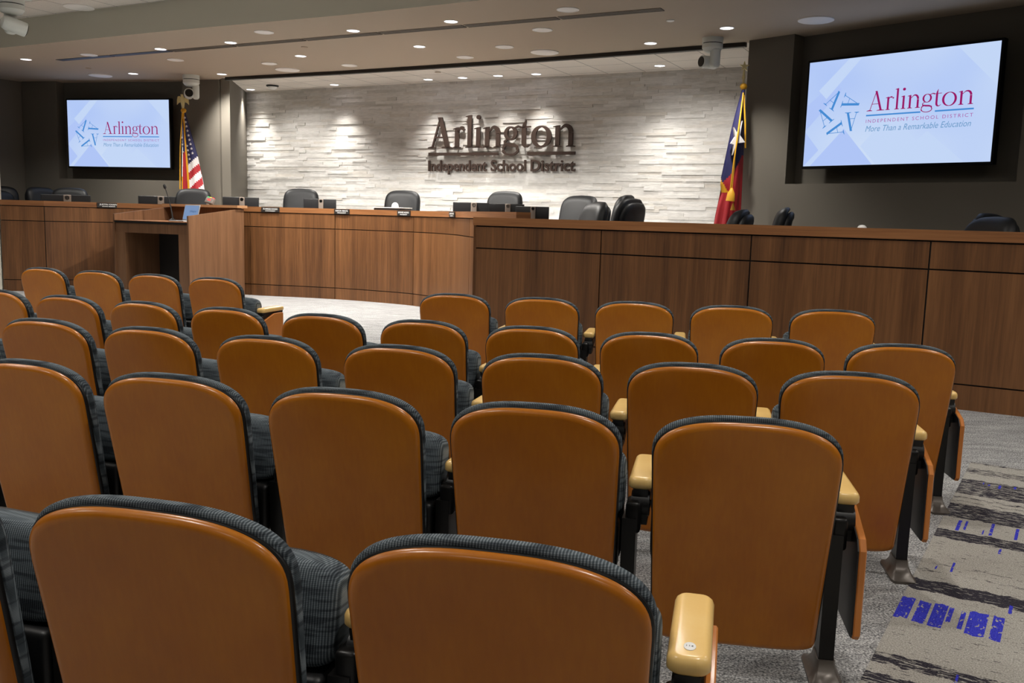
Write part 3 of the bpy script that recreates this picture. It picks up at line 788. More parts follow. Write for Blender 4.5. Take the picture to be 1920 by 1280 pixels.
# ------------------------------------------------------------------ podium
yw = -0.413; FRp = Vector((-4.742, 13.351)); W, L = 1.48, 1.2
pt = thing('podium', 'wide walnut podium with an open dark bay in front of the dais', 'podium', (FRp.x, FRp.y, 0), yw)
def pbox(nm, x0, x1, y0, y1, z0, z1, m='podium_wood', parent=pt):
    return MB().box(((x0 + x1) / 2, (y0 + y1) / 2, (z0 + z1) / 2), (x1 - x0, y1 - y0, z1 - z0)).obj(nm, m, parent, smooth=0)
def side_panel(nm, x0, x1):
    M_ = Matrix(((0, 0, 1, x0), (1, 0, 0, 0), (0, 1, 0, 0), (0, 0, 0, 1)))
    MB().prism([(0, 0), (L, 0), (L, 1.37), (L - 0.10, 1.37), (0, 1.248)], 0, x1 - x0, mat=M_).obj(nm, 'podium_wood', pt, smooth=0)
side_panel('side_panel', -0.03, 0.0); side_panel('side_panel', -W, -W + 0.03)
pbox('stile', -W + 0.03, -W + 0.215, 0.02, 0.05, 0.0, 0.975); pbox('stile', -0.215, -0.03, 0.02, 0.05, 0.0, 0.975)
pbox('rail', -W + 0.03, -0.03, 0.02, 0.05, 0.975, 1.118)
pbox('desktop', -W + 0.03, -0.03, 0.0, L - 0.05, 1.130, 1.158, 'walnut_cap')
pbox('desktop_edge', -W + 0.03, -0.03, -0.006, 0.02, 1.122, 1.150, 'black_plastic')
pbox('bay_wall', -W + 0.185, -W + 0.215, 0.05, 0.7, 0.0, 0.99); pbox('bay_wall', -0.215, -0.185, 0.05, 0.7, 0.0, 0.99)
pbox('bay_back', -W + 0.03, -0.03, 0.70, 0.73, 0.0, 1.13, 'desk_black')
pbox('rear_panel', -W + 0.03, -0.03, L - 0.04, L - 0.01, 0.0, 1.385)
pbox('rear_shelf', -W - 0.01, 0.045, L - 0.20, L + 0.03, 1.385, 1.425, 'podium_cap')
pm = pt.matrix_basis.copy() if False else Matrix.Translation((FRp.x, FRp.y, 0)) @ Matrix.Rotation(yw, 4, 'Z')
def onp(x, y, z): return tuple(pm @ Vector((x, y, z)))
# gooseneck microphone
t = thing('microphone', 'black gooseneck microphone rising from the podium desktop', 'microphone', onp(-0.90, 0.62, 1.158), yw)
MB().lathe([(0.045, 0), (0.045, 0.02), (0.03, 0.032), (0.012, 0.05)], 20).obj('base', 'black_plastic', t)
MB().tube([(0, 0, 0.04), (-0.012, 0, 0.12), (-0.03, 0, 0.2), (-0.055, -0.005, 0.3), (-0.085, -0.01, 0.4), (-0.115, -0.02, 0.5)], [0.014, 0.013, 0.009, 0.007, 0.007, 0.008], 10).obj('gooseneck', 'black_plastic', t)
MB().tube([(-0.112, -0.02, 0.49), (-0.118, -0.022, 0.51), (-0.128, -0.026, 0.545), (-0.134, -0.028, 0.56)], [0.012, 0.022, 0.022, 0.010], 14).obj('capsule', 'black_plastic', t)
# laptop
t = thing('laptop', 'open grey laptop with a blue lit screen on the podium', 'laptop', onp(-0.45, 0.36, 1.158), yw - 0.18)
MB().rbox((0, 0, 0.009), (0.36, 0.25, 0.018), 0.006).obj('keyboard_base', 'laptop_grey', t)
MBs = MB().rbox((0, 0, 0.125), (0.36, 0.012, 0.25), 0.005, mat=Matrix.Translation((0.0, 0.125, 0.012)) @ Matrix.Rotation(R(-14), 4, 'X'))
lid = MBs.obj('lid', 'laptop_grey', t)
ML = Matrix.Translation((0.0, 0.125, 0.012)) @ Matrix.Rotation(R(-14), 4, 'X')
ls = MB().box((0, -0.0068, 0.13), (0.335, 0.001, 0.215), mat=ML).obj('display', 'scr_laptop', lid, smooth=0)
lm_ = MB()
for ch, a, b_ in WORD:
    glyph(lm_, ch, (a / 2.5, b_ / 2.5) if False else (a, b_), -0.0, -0.0, 0.034, 0.014, mat=ML @ Matrix.Translation((-0.04, -0.0078, 0.135)) @ Matrix.Scale(0.066, 4))
lm_.obj('display_logo', 'scr_laptop_ink', ls, smooth=0, fix=False)
# speech timer on the rear shelf
t = thing('speech_timer', 'small grey timer box with coloured lights on the podium shelf', 'timer', onp(-0.62, L - 0.09, 1.425), yw + 0.1)
MB().box((0, 0, 0.01), (0.05, 0.05, 0.02)).obj('stand', 'grey_plastic', t, smooth=0)
MT = Matrix.Translation((0, 0, 0.02)) @ Matrix.Rotation(R(-25), 4, 'X') @ Matrix.Rotation(R(12), 4, 'Y')
bx_ = MB().rbox((0, 0, 0.05), (0.15, 0.05, 0.09), 0.006, mat=MT).obj('housing', 'grey_plastic', t)
for i, m_ in enumerate(('led_green', 'led_yellow', 'led_red')):
    MB().box((-0.045 + i * 0.045, 0, 0.099), (0.035, 0.035, 0.012), mat=MT).obj('signal_light', m_, bx_, smooth=0)
MB().box((-0.005, -0.0262, 0.055), (0.06, 0.002, 0.03), mat=MT).obj('readout', 'led_red', bx_, smooth=0)

# ------------------------------------------------------------------ monitors
def monitor_proto():
    t = thing('monitor', 'proto', 'monitor')
    MB().rbox((0, 0.0, 0.0), (0.56, 0.035, 0.34), 0.008).obj('housing', 'monitor_black', t)
    MB().box((0, -0.0185, 0.0), (0.53, 0.002, 0.31)).obj('panel', 'lens_black', t, smooth=0)
    st_ = MB().rbox((-0.02, 0.038, -0.09), (0.085, 0.035, 0.52), 0.008).obj('stand', 'stand_silver', t)
    lg = MB().lathe([(0.026, 0), (0.026, 0.003), (0.021, 0.004), (0.021, 0.0)], 24, mat=Matrix.Translation((-0.02, 0.0555, 0.135)) @ Matrix.Rotation(R(-90), 4, 'X'))
    MB2 = lg.obj('round_logo', 'plate_black', st_)
    tb = MB(); add_text(tb, 'DELL', -0.014, -0.005, 0.028, 0.010, mat=Matrix.Translation((-0.02, 0.0562, 0.135)) @ Matrix.Rotation(pi, 4, 'Z'))
    tb.obj('logo_letters', 'plate_black', st_, smooth=0, fix=False)
    MB().rbox((-0.02, 0.03, -0.355), (0.24, 0.18, 0.015), 0.005).obj('base', 'stand_silver', t)
    return t
mp_ = monitor_proto()
MON = [((-7.411, 15.2), 1.527, .75, 'behind the dais corner at far left'), ((-6.077, 15.75), 1.551, .69, 'behind the podium microphone'), ((-4.542, 15.25), 1.566, .58, 'by the right edge of the podium'),
       ((-3.182, 15.0), 1.568, .52, 'overlapping the chair beside the superintendent plate'), ((-0.62, 13.25), 1.553, .56, 'before the stone wall under the sign'),
       ((-0.12, 12.3), 1.533, .47, 'in front of the chair under the sign'), ((0.2, 11.0), 1.491, .40, 'at the near right tip of the dais')]
for i, ((x, y), zt, wd, where) in enumerate(MON):
    lab = 'back of a black monitor with silver stand, ' + where
    yaw = math.atan2(-x, y) * 0.6 + pi + (0.0 if i < 6 else -0.15)
    s_ = wd / 0.56
    loc = (x, y, zt - 0.17 * s_)
    if i == 0: m_ = mp_; m_.location = loc; m_.rotation_euler.z = yaw; m_['label'] = lab
    else: m_ = copy_thing(mp_, loc, yaw, lab)
    m_['group'] = 'monitors on the dais'; m_.scale = (s_, 1, s_)
# work surface behind the dais front that carries monitors and papers
ws = MB(); lo = []
for i in range(2, len(dp_) - 1):
    a = Vector(dp_[i - 1]); b_ = Vector(dp_[i + 1]); d = (b_ - a).normalized(); n = Vector((-d.y, d.x)); p = Vector(dp_[i])
    pa, pb = p + n * 0.13, p + n * 0.5
    lo.append([(pa.x, pa.y, 1.16), (pa.x, pa.y, 1.19), (pb.x, pb.y, 1.19), (pb.x, pb.y, 1.16)])
dd = [o for o in D.objects if o.name == 'dais_desk'][0]
ws.loft(lo, mat=Matrix.Translation((-dp_[0][0], -dp_[0][1], 0))).obj('work_surface', 'walnut_cap', dd, smooth=20)
# papers, webcam dome and small items
t = thing('laptop', 'closed silver laptop lid edge lying behind the dais under the sign', 'laptop', (-1.90, 14.25, 1.19), -0.5)
MB().rbox((0, 0, 0.1275), (0.50, 0.30, 0.255), 0.01).obj('riser', 'black_plastic', t)
MB().rbox((0, 0, 0.262), (0.52, 0.32, 0.014), 0.005).obj('lid', 'label_white', t)
t2 = MB().lathe([(0.055, 0), (0.055, 0.02), (0.046, 0.05), (0.028, 0.07), (0.001, 0.077)], 24).obj('desk_dome', 'label_white', loc=(-1.855, 14.2, 1.459))
tag(t2, 'small white dome standing on the laptop lid before the dais chair', 'dome')
t2 = MB().lathe([(0.035, 0), (0.03, 0.012), (0.018, 0.02), (0.001, 0.023)], 20).obj('desk_puck', 'label_white', loc=(2.74, 7.28, 1.349))
tag(t2, 'tiny white puck on top of the staff counter at right', 'puck')

# ------------------------------------------------------------------ executive chairs
def exec_proto():
    t = thing('executive_chair', 'proto', 'chair')
    def bl(specs, hw, zt, zb, lean):
        lo = []
        for ins, y in specs:
            pts = []
            n = 56
            for i in range(n):
                a = 2 * pi * i / n; c_, s_ = cos(a), sin(a)
                zc = (zt + zb) / 2; h_ = (zt - zb) / 2 - ins; e = 2 / 5.0
                x = math.copysign(abs(c_) ** e, c_) * (hw - ins); z_ = zc + math.copysign(abs(s_) ** e, s_) * h_
                z_ += 0.025 * (1 - (x / hw) ** 2) * max(0, (z_ - zc) / h_)
                pts.append((x, y + (z_ - 0.5) * lean + 0.10 * (x / hw) ** 2 * -0.35, z_))
            lo.append(pts)
        return lo
    MB().loft(bl([(0.09, -0.105), (0.045, -0.095), (0.015, -0.07), (0.0, -0.03), (0.0, 0.0), (0.02, 0.02)], 0.30, 1.245, 0.52, 0.20)).obj('back_cushion', 'black_leather', t, smooth=60)
    MB().loft(bl([(0.02, 0.005), (0.0, 0.025), (0.0, 0.05), (0.02, 0.07), (0.06, 0.08)], 0.285, 1.20, 0.48, 0.20)).obj('back_shell', 'black_leather', t, smooth=60)
    MB().rbox((0, -0.22, 0.48), (0.54, 0.52, 0.13), 0.05, 4).obj('seat', 'black_leather', t, smooth=60)
    for sx_ in (-1, 1):
        MB().tube([(sx_ * 0.30, -0.05, 0.48), (sx_ * 0.33, -0.04, 0.60), (sx_ * 0.33, -0.1, 0.69), (sx_ * 0.33, -0.34, 0.69), (sx_ * 0.32, -0.38, 0.62)], [0.022, 0.025, 0.032, 0.032, 0.02], 10).obj('armrest', 'black_plastic', t)
    b_ = MB().tube([(0, -0.18, 0.08), (0, -0.18, 0.42)], [0.03, 0.03], 12).obj('gas_column', 'chrome', t)
    mb = MB()
    for k in range(5):
        a = 2 * pi * k / 5
        mb.tube([(0.02 * cos(a), -0.18 + 0.02 * sin(a), 0.10), (0.30 * cos(a), -0.18 + 0.30 * sin(a), 0.07)], [0.03, 0.018], 8)
    bs = mb.obj('star_base', 'black_plastic', t)
    for k in range(5):
        a = 2 * pi * k / 5
        MB().tube([(0.29 * cos(a) - 0.02, -0.18 + 0.29 * sin(a), 0.03), (0.29 * cos(a) + 0.02, -0.18 + 0.29 * sin(a), 0.03)], 0.03, 12).obj('caster', 'black_plastic', bs)
    return t
ep = exec_proto()
# x, y, top z, floor z, facing angle (deg, 0 = towards the viewer), label
EX = [(-8.99, 16.1, 1.661, .48, 40, 'black chair top just inside the left edge of the picture'),
      (-8.62, 15.5, 1.577, .48, 75, 'low black chair back showing at the left edge above the dais'),
      (-8.2, 16.05, 1.655, .48, 65, 'turned navy-black chair at left, overlapping a front-facing chair'),
      (-7.62, 15.72, 1.655, .48, 8, 'black leather chair facing forward under the left screen'),
      (-5.53, 15.78, 1.70, .48, 5, 'black leather chair in front of the striped flag'),
      (-3.65, 15.65, 1.745, .48, 3, 'black leather chair left of the wall sign, beside a monitor'),
      (-1.86, 15.0, 1.745, .48, -10, 'black leather chair directly left below the wall sign'),
      (-0.2, 14.1, 1.752, .48, -26, 'black leather chair below the wall sign behind two monitors'),
      (0.85, 12.9, 1.687, .48, -38, 'black chair angled left, right of the monitors'),
      (0.80, 10.2, 1.553, .23, -72, 'low grey-black chair turned left in front of the angled one'),
      (1.33, 11.9, 1.68, .48, -112, 'rear of two overlapping navy chairs right of centre'),
      (1.27, 10.9, 1.612, .23, -125, 'front navy chair of the overlapping pair, back towards us'),
      (2.00, 8.6, 1.486, .23, -112, 'navy-black chair turned sideways below the red flag'),
      (2.68, 9.6, 1.535, .23, -105, 'navy-black chair turned sideways, just right of the red flag'),
      (4.38, 8.3, 1.509, .23, 40, 'dark chair with rounded back at the far right, behind the counter'),
      (3.90, 7.7, 1.470, .23, -80, 'slim dark chair edge left of the far right chair')]
for i, (x, y, zt, zf, fa_, lab) in enumerate(EX):
    rz = R(fa_); s_ = (zt - zf) / 1.268
    if i == 0: o = ep; o.location = (x, y, zf); o.rotation_euler.z = rz; o['label'] = lab
    else: o = copy_thing(ep, (x, y, zf), rz, lab)
    o.scale = (1, 1, s_); o['group'] = 'black leather chairs behind the desks'

# ------------------------------------------------------------------ wall screens
def emblem(mb, cx, cz, r_, size, y, mi, M):
    for k in range(5):
        th = 54 - 72 * k; pa = th + 60
        G = M @ Matrix.Translation((cx + r_ * cos(R(pa)), y, cz + r_ * sin(R(pa)))) @ Matrix.Rotation(R(-(th - 90)), 4, 'Y') @ Matrix.Scale(size, 4) @ Matrix.Translation((-0.22, 0, -0.25))
        glyph(mb, 'A', (0, 0.42), 0, 0, 0.030, 0.007, mi=mi, mat=G)
def screen(label, cx, cy, cz, ang):
    t = thing('wall_screen', label, 'screen', (cx, cy, cz), -ang, 'large wall screens')
    MB().rbox((0, 0.045, 0), (2.13, 0.09, 1.225), 0.008, 2).obj('bezel', 'bezel_black', t)
    s_ = MB().box((0, -0.003, 0), (2.075, 0.004, 1.167)).obj('display', 'scr_back', t, smooth=0)
    I = Matrix.Identity(4)
    # pale diamonds of the slide background
    mb = MB()
    def poly(pts, mi, y): MB().add([(x, y, z_) for x, z_ in pts], [tuple(range(len(pts)))]).obj('background_diamond', ('scr_dia', 'scr_dia_pale')[mi], s_, smooth=0, fix=False)
    hx, hz = 1.035, 0.582
    poly([(-hx, -0.20), (-0.86, -0.40), (-0.86, -0.41), (-hx, -hz)], 0, -0.0056)
    poly([(-0.95, -hz), (-0.56, -0.18), (-0.20, -hz)], 0, -0.0057)
    poly([(-hx, 0.10), (-hx, -0.18), (-0.62, 0.25), (-0.70, 0.36)], 0, -0.0056)
    poly([(-0.90, 0.26), (-0.55, hz), (-0.40, hz), (-0.80, 0.16)], 1, -0.0058)
    poly([(0.0, -hz), (0.38, -0.25), (0.78, -hz)], 1, -0.0056)
    poly([(-0.35, -0.38), (-0.02, -0.02), (0.30, -0.38), (0.12, -hz), (-0.16, -hz)], 1, -0.0055)
    poly([(0.62, hz), (hx, 0.16), (hx, hz)], 1, -0.0055)
    mb = MB(); sw = 1.137 / WLEN
    for ch, a, b_ in WORD:
        glyph(mb, ch, (a, b_), 0, 0, 0.024, 0.0075, mat=Matrix.Translation((-0.306, -0.0075, -0.008)) @ Matrix.Scale(sw * 0.90, 4, (0, 0, 1)) @ Matrix.Scale(sw, 4, (1, 0, 0)))
    mb.obj('wordmark', 'scr_purple', s_, smooth=0, fix=False)
    mb = MB()
    mb.box((-0.008, -0.0072, -0.053), (0.60, 0.001, 0.016)); mb.box((0.638, -0.0072, -0.053), (0.39, 0.001, 0.016))
    mb.obj('underline', 'scr_blue', s_, smooth=0)
    mb = MB(); add_text(mb, 'INDEPENDENT SCHOOL DISTRICT', -0.305, -0.132, 1.137, 0.036, y=-0.0075, spacing=1.35)
    mb.obj('district_line', 'scr_lilac', s_, smooth=0, fix=False)
    mb = MB(); add_text(mb, 'More Than a Remarkable Education', -0.305, -0.226, 1.125, 0.062, y=-0.0075, shear=0.28)
    mb.obj('tagline', 'scr_slate', s_, smooth=0, fix=False)
    mb = MB(); emblem(mb, -0.632, -0.016, 0.176, 0.40, -0.0075, 0, I)
    mb.obj('star_emblem', 'scr_blue', s_, smooth=0, fix=False)
    return t
screen('large lit wall screen with purple lettering on the right wall', 4.03, 10.06, 2.62, AR)
screen('large lit wall screen with purple lettering on the left wall', -7.115, 16.59, 2.645, AL)

# ------------------------------------------------------------------ sign on the stone wall
t = thing('wall_sign', 'dark bronze raised letter sign on the pale stone wall', 'sign', (SO.x, SO.y, 0), -AS)
xs0, xs1 = -2.096, 0.672; k_ = (xs1 - xs0) / WLEN
for ch, a, b_ in WORD:
    mb = MB(); glyph(mb, ch, (a, b_), -0.066, -0.036, 0.035, 0.013, mat=Matrix.Translation((xs0, 0, 2.495)) @ Matrix.Scale(1.0, 4, (0, 0, 1)) @ Matrix.Scale(k_, 4, (1, 0, 0)))
    mb.obj('letter', 'letter_bronze', t, smooth=30)
MB().box(((-2.083 - 0.72) / 2, -0.051, 2.395), (1.363, 0.03, 0.05)).obj('underline', 'letter_bronze', t, smooth=0)
MB().box(((-0.176 + 0.672) / 2, -0.051, 2.395), (0.848, 0.03, 0.05)).obj('underline', 'letter_bronze', t, smooth=0)
for wd, a, b_, h_ in (('Independent', -2.089, -0.93, .175), ('School', -0.855, -0.20, .180), ('District', -0.112, 0.681, .180)):
    mb = MB(); add_text(mb, wd, a, 2.115, b_ - a, h_, y=-0.062, depth=0.028, bold=0.022)
    mb.obj('word', 'letter_bronze', t, smooth=0, fix=False)

# ------------------------------------------------------------------ ceiling fixtures
spots = []
def spot(loc, power, angle=120, blend=0.6, r_=0.07, col=(1.0, 0.955, 0.89), aim=None, name='downlight_beam'):
    l = D.lights.new(name, 'SPOT'); l.energy = power; l.spot_size = R(angle); l.spot_blend = blend; l.shadow_soft_size = r_; l.color = col
    o = D.objects.new(name, l); C.objects.link(o); o.location = loc
    if aim is not None:
        o.rotation_euler = (Vector(aim) - Vector(loc)).to_track_quat('-Z', 'Y').to_euler()
    return o
def fixture_proto():
    t = thing('downlight', 'proto', 'ceiling light')
    MB().lathe([(0.082, 0.02), (0.086, -0.004), (0.078, -0.007), (0.073, -0.002), (0.073, 0.01)], 28).obj('trim_ring', 'fixture_white', t)
    MB().lathe([(0.073, -0.001), (0.04, -0.0015), (0.001, -0.002)], 28).obj('lamp', 'lamp_glow', t)
    return t
fp = fixture_proto()
def place_fix(proto_, first_, loc, lab, group):
    if first_: o = proto_; o.location = loc; o['label'] = lab
    else: o = copy_thing(proto_, loc, 0, lab)
    o['group'] = group; return o
LIT = [(-7.615, 14.517), (-6.46, 15.72), (-5.056, 13.266), (-4.906, 15.504), (-3.869, 12.617), (-3.145, 13.528), (-2.048, 11.591), (-1.335, 12.527), (-0.802, 10.897), (1.638, 11.873), (2.36, 10.845)]
OR2 = ['leftmost', 'second from the left', 'third from the left', 'fourth from the left', 'fifth from the left', 'sixth from the left', 'seventh from the left', 'eighth from the left', 'ninth from the left', 'second from the right', 'rightmost']
for i, (x, y) in enumerate(LIT):
    place_fix(fp, i == 0, (x, y, Zs - 0.001), 'glowing round downlight in the taupe soffit, ' + OR2[i] + ' of eleven', 'lit downlights in the soffit')
    if i in (3, 9): spots.append(spot((x, y, Zs - 0.02), 380, 104, 0.75, aim=(x + sn.x * 2.0, y + sn.y * 2.0, 0.6)))   # swivelled towards the stone wall
    elif i in (1, 10): spots.append(spot((x, y, Zs - 0.02), 260, 96, 0.8))          # near the screen walls: deep cut-off
    elif y + 0.552 * x > 11.5: spots.append(spot((x, y, Zs - 0.02), 640, 142, 0.3))
    else: spots.append(spot((x, y, Zs - 0.02), 150, 136, 0.5))
ALC = [(-5.026, 17.578), (-3.268, 16.621), (-1.52, 15.684), (-0.926, 15.384), (-0.339, 15.069), (0.266, 14.793), (2.037, 13.7)]
OR3 = ['leftmost', 'second from the left', 'third from the left', 'middle one', 'third from the right', 'second from the right', 'rightmost']
for i, (x, y) in enumerate(ALC):
    place_fix(fp, False, (x, y, Zt - 0.001), 'glowing downlight in white tiles before the stone wall, ' + OR3[i], 'lit downlights over the stone wall')
    spots.append(spot((x, y, Zt - 0.02), 245, 88, 1.0, 0.1, aim=(x - sn.x * 0.3, y - sn.y * 0.3, 0)))
lp = thing('accent_light', 'proto', 'ceiling light')
MB().lathe([(0.118, 0.012), (0.122, -0.006), (0.108, -0.010), (0.100, -0.004)], 32).obj('trim_ring', 'fixture_white', lp)
MB().lathe([(0.101, -0.003), (0.05, -0.002), (0.001, -0.001)], 32).obj('lens', 'lens_added_glow', lp)
DIM = [(-6.372, 13.929), (-5.182, 14.176), (-3.209, 11.833), (-3.797, 14.285), (-2.575, 14.245), (-0.769, 13.251), (-0.204, 12.387), (0.259, 11.23), (0.5, 10.136)]
OR4 = ['leftmost', 'second from the left', 'third from the left', 'fourth from the left', 'fifth from the left', 'fourth from the right', 'third from the right', 'second from the right', 'rightmost and nearest']
for i, (x, y) in enumerate(DIM):
    place_fix(lp, i == 0, (x, y, Zs - 0.001), 'round lens light with added glow in the taupe soffit, ' + OR4[i], 'dim lens lights in the soffit')
SPK = [((-7.151, 16.033, Zs), 'above the left screen'), ((-3.657, 14.831, Zs), 'near the left end of the stone wall'), ((0.331, 12.683, Zs), 'above the middle of the stone wall'), ((3.202, 10.3, Zs), 'above the right screen'), ((-5.804, 12.449, Za), 'in the white tile ceiling at top left')]
for i, (p, where) in enumerate(SPK):
    mb = MB().lathe([(0.19, 0.004), (0.19, -0.008), (0.18, -0.012), (0.001, -0.012)], 36)
    o = mb.obj('ceiling_speaker', 'speaker_grille', loc=(p[0], p[1], p[2] - 0.003))
    tag(o, 'flat round white ceiling speaker ' + where, 'speaker', 'round ceiling speakers')
for i, (x, y, where) in enumerate([(1.659, 10.525, 'right of the air slot'), (-2.923, 12.801, 'left of centre'), (-7.001, 15.277, 'near the left screen')]):
    o = MB().lathe([(0.045, 0.004), (0.045, -0.006), (0.03, -0.012), (0.001, -0.014)], 20).obj('sprinkler_cap', 'soffit_paint' if i else 'fixture_white', loc=(x, y, Zs - 0.003))
    tag(o, 'tiny round sprinkler cap in the soffit ' + where, 'sprinkler', 'sprinkler caps')
t = thing('smoke_detector', 'domed smoke detector on white tiles at the left of the alcove', 'detector', (-4.448, 16.938, Zt))
MB().lathe([(0.11, 0.0), (0.11, -0.02), (0.09, -0.03)], 24).obj('base', 'plate_black', t)
MB().lathe([(0.085, -0.03), (0.07, -0.055), (0.04, -0.07), (0.001, -0.074)], 24).obj('dome', 'fixture_white', t)
o = MB().lathe([(0.05, 0.0), (0.05, -0.006), (0.001, -0.008)], 16).obj('sprinkler_cap', 'soffit_paint', loc=(-1.288, 14.866, Zt - 0.002)); tag(o, 'small round sprinkler cap in the white alcove tiles', 'sprinkler', 'sprinkler caps')
# linear air slot
sa = Vector((-7.119, 14.534)); sb = Vector((1.503, 9.994)); sl = sb - sa
t = thing('air_slot', 'long black linear air slot running across the soffit', 'air vent', (sa.x, sa.y, Zs), math.atan2(sl.y, sl.x))
N = 8; seg = sl.length / N
for k in range(N):
    s0 = k * seg
    g_ = MB().box((s0 + seg / 2, 0, -0.002), (seg - 0.03, 0.125, 0.006)).obj('slot_segment', 'slot_black', t, smooth=0)
    if k >= 2:
        for yy in (-0.062, -0.02, 0.02, 0.062):
            MB().box((s0 + seg / 2, yy, -0.006), (seg - 0.03, 0.008, 0.006)).obj('slot_bar', 'slot_bar', g_, smooth=0)

# ------------------------------------------------------------------ ceiling cameras
def ptz(label, loc, yaw, ball_pitch=0.0, s=1.0):
    t = thing('ceiling_camera', label, 'camera', loc, yaw, 'white ceiling cameras'); t.scale = (s, s, s)
    MB().lathe([(0.105, 0.0), (0.105, -0.05), (0.10, -0.052)], 28).obj('mount', 'white_plastic', t)
    MB().lathe([(0.098, -0.05), (0.098, -0.062)], 28).obj('band', 'lens_black', t)
    MB().lathe([(0.103, -0.060), (0.103, -0.10), (0.085, -0.125), (0.06, -0.14)], 28).obj('body', 'white_plastic', t)
    MB().rbox((0.055, 0, -0.20), (0.085, 0.10, 0.20), 0.035, 4).obj('arm', 'white_plastic', t)
    Mh = Matrix.Translation((-0.03, 0, -0.235)) @ Matrix.Rotation(ball_pitch, 4, 'X')
    h_ = MB().tube([(0, -0.105, 0), (0, -0.10, 0), (0, 0.06, 0), (0, 0.085, 0), (0, 0.10, 0)], [0.056, 0.062, 0.062, 0.05, 0.02], 24, mat=Mh).obj('head', 'white_plastic', t)
    MB().tube([(0, -0.112, 0), (0, -0.1045, 0)], [0.048, 0.05], 24, mat=Mh).obj('lens', 'lens_black', h_)
    return t
ptz('white ceiling camera with dark lens beside the left screen', (-5.50, 15.75, Zs), 0.35, s=1.3)
ptz('white ceiling camera with dark lens facing left above the stone wall', (2.33, 11.45, Zs), -1.15, s=1.2)
ptz('white ceiling camera cropped by the top left corner, seen from behind', (-6.02, 11.2, Za - 0.18), 2.3, 0.25, 1.35)
o = MB().rbox((-6.02, 11.2, Za - 0.09), (0.34, 0.34, 0.18), 0.02).obj('camera_mount_box', 'white_plastic'); tag(o, 'white ceiling mount box above the camera at top left', 'mount')

# ------------------------------------------------------------------ flags
def star_pts(cx, cz, r_, rot=90):
    return [(cx + (r_ if i % 2 == 0 else r_ * 0.382) * cos(R(rot + 36 * i)), cz + (r_ if i % 2 == 0 else r_ * 0.382) * sin(R(rot + 36 * i))) for i in range(10)]
def cloth(name, t, left, right, ztop, zbot, colour, mats, depth=0.13, folds=5, nu=64, nv=90):
    """draped cloth hung from a pole: closed, folded tube; front half faces -y and is coloured by (u, v)"""
    def interp(tab, v_):
        for (a, xa), (b_, xb) in zip(tab[:-1], tab[1:]):
            if a <= v_ <= b_: return xa + (xb - xa) * (v_ - a) / (b_ - a)
        return tab[-1][1]
    def surf(u, v_):
        xl, xr = interp(left, v_), interp(right, v_)
        x = xl + (xr - xl) * u
        amp = depth * (0.25 + 0.75 * v_)
        y = -amp * sin(pi * min(max(u, 0), 1)) ** 0.6 - amp * 0.22 * v_ * sin(2 * pi * folds * u + 1.3 * v_)
        return x, y, ztop + (zbot - ztop) * v_
    mb = MB(); n2 = nu + 1
    vs = [surf(i / nu, j / nv) for j in range(nv + 1) for i in range(n2)]
    bk = [(x, 0.02 + 0.03 * sin(i), z_) for (x, y, z_), i in zip(vs, range(len(vs)))]
    fs, ms = [], []
    for j in range(nv):
        for i in range(nu):
            a = j * n2 + i
            mb.add([vs[a], vs[a + 1], vs[a + n2 + 1], vs[a + n2]], [(0, 1, 2, 3)], colour((i + 0.5) / nu, (j + 0.5) / nv, (vs[a][0] + vs[a + 1][0]) / 2, vs[a][2]))
            if i % 8 == 0 and j % 6 == 0:
                e = min(i + 8, nu); f_ = min(j + 6, nv)
                pa, pb, pc, pd = vs[j * n2 + i], vs[j * n2 + e], vs[f_ * n2 + e], vs[f_ * n2 + i]
                mb.add([(p[0], 0.02, p[2]) for p in (pd, pc, pb, pa)], [(0, 1, 2, 3)], colour((i + 4) / nu, (j + 3) / nv, (pa[0] + pb[0]) / 2, pa[2]))
    me_o = mb.obj(name, mats, t, smooth=0, fix=False)
    bm = bmesh.new(); bm.from_mesh(me_o.data); bmesh.ops.remove_doubles(bm, verts=bm.verts, dist=0.0002); bm.to_mesh(me_o.data); bm.free()
    me_o.data.polygons.foreach_set('use_smooth', [True] * len(me_o.data.polygons))
    return surf
def flag_base(t, H):
    MB().lathe([(0.16, 0.0), (0.16, 0.02), (0.09, 0.045), (0.03, 0.08)], 24).obj('base', 'pole_brass', t)
    MB().tube([(0, 0.02, 0.05), (0, 0.02, H)], 0.014, 12).obj('pole', 'pole_brass', t)
# US flag
ux, uy = -5.78, 16.10; k_ = 16.05 / 16.2
t = thing('national_flag', 'red, white and blue striped flag with stars hanging from an eagle-topped pole', 'flag', (ux, uy, 0.48))
zT, zB = 1.355 + (3.02 - 1.355) * k_, 0.75
flag_base(t, zT + 0.10 - 0.48)
pxm = 16.05 / 1712.0 / 5.12          # one zoomed pixel in metres at the flag
X_ = lambda zx: (zx - 205) * pxm
vv = lambda zy: (zy - 470) / (1190 - 470) * ((3.02 - 1.72) * k_) / (zT - zB)
left = [(0.0, X_(196)), (vv(700), X_(196)), (vv(1190), X_(182)), (1.0, X_(160))]
right = [(0.0, X_(226)), (vv(890), X_(338)), (vv(1190), X_(396)), (1.0, X_(425))]
def us_col(u, v_, x, z_):
    zx = x / pxm + 205; zy = 470 + v_ / vv(1190) * 720
    bandx = 214 + (zy - 470) / 720 * 48
    if abs(zx - bandx) < 7 + (zy - 470) / 200: return 3
    if zx < bandx:
        if zx < 205 - (zy - 470) / 60 + (6 if zy > 800 else 0): return 3 if zy > 1080 else 1
        if zy > 850: return 0
        return 2
    k = (zy + 1.07 * (zx - 265) - 965) / 80
    if k < 0: return 2
    return 1 if int(k) % 2 == 0 else 0
sf = cloth('cloth', t, left, right, zT - 0.48, zB - 0.48, us_col, ['flag_red', 'flag_white', 'flag_navy', 'flag_gold'], depth=0.11, folds=3)
mb = MB()
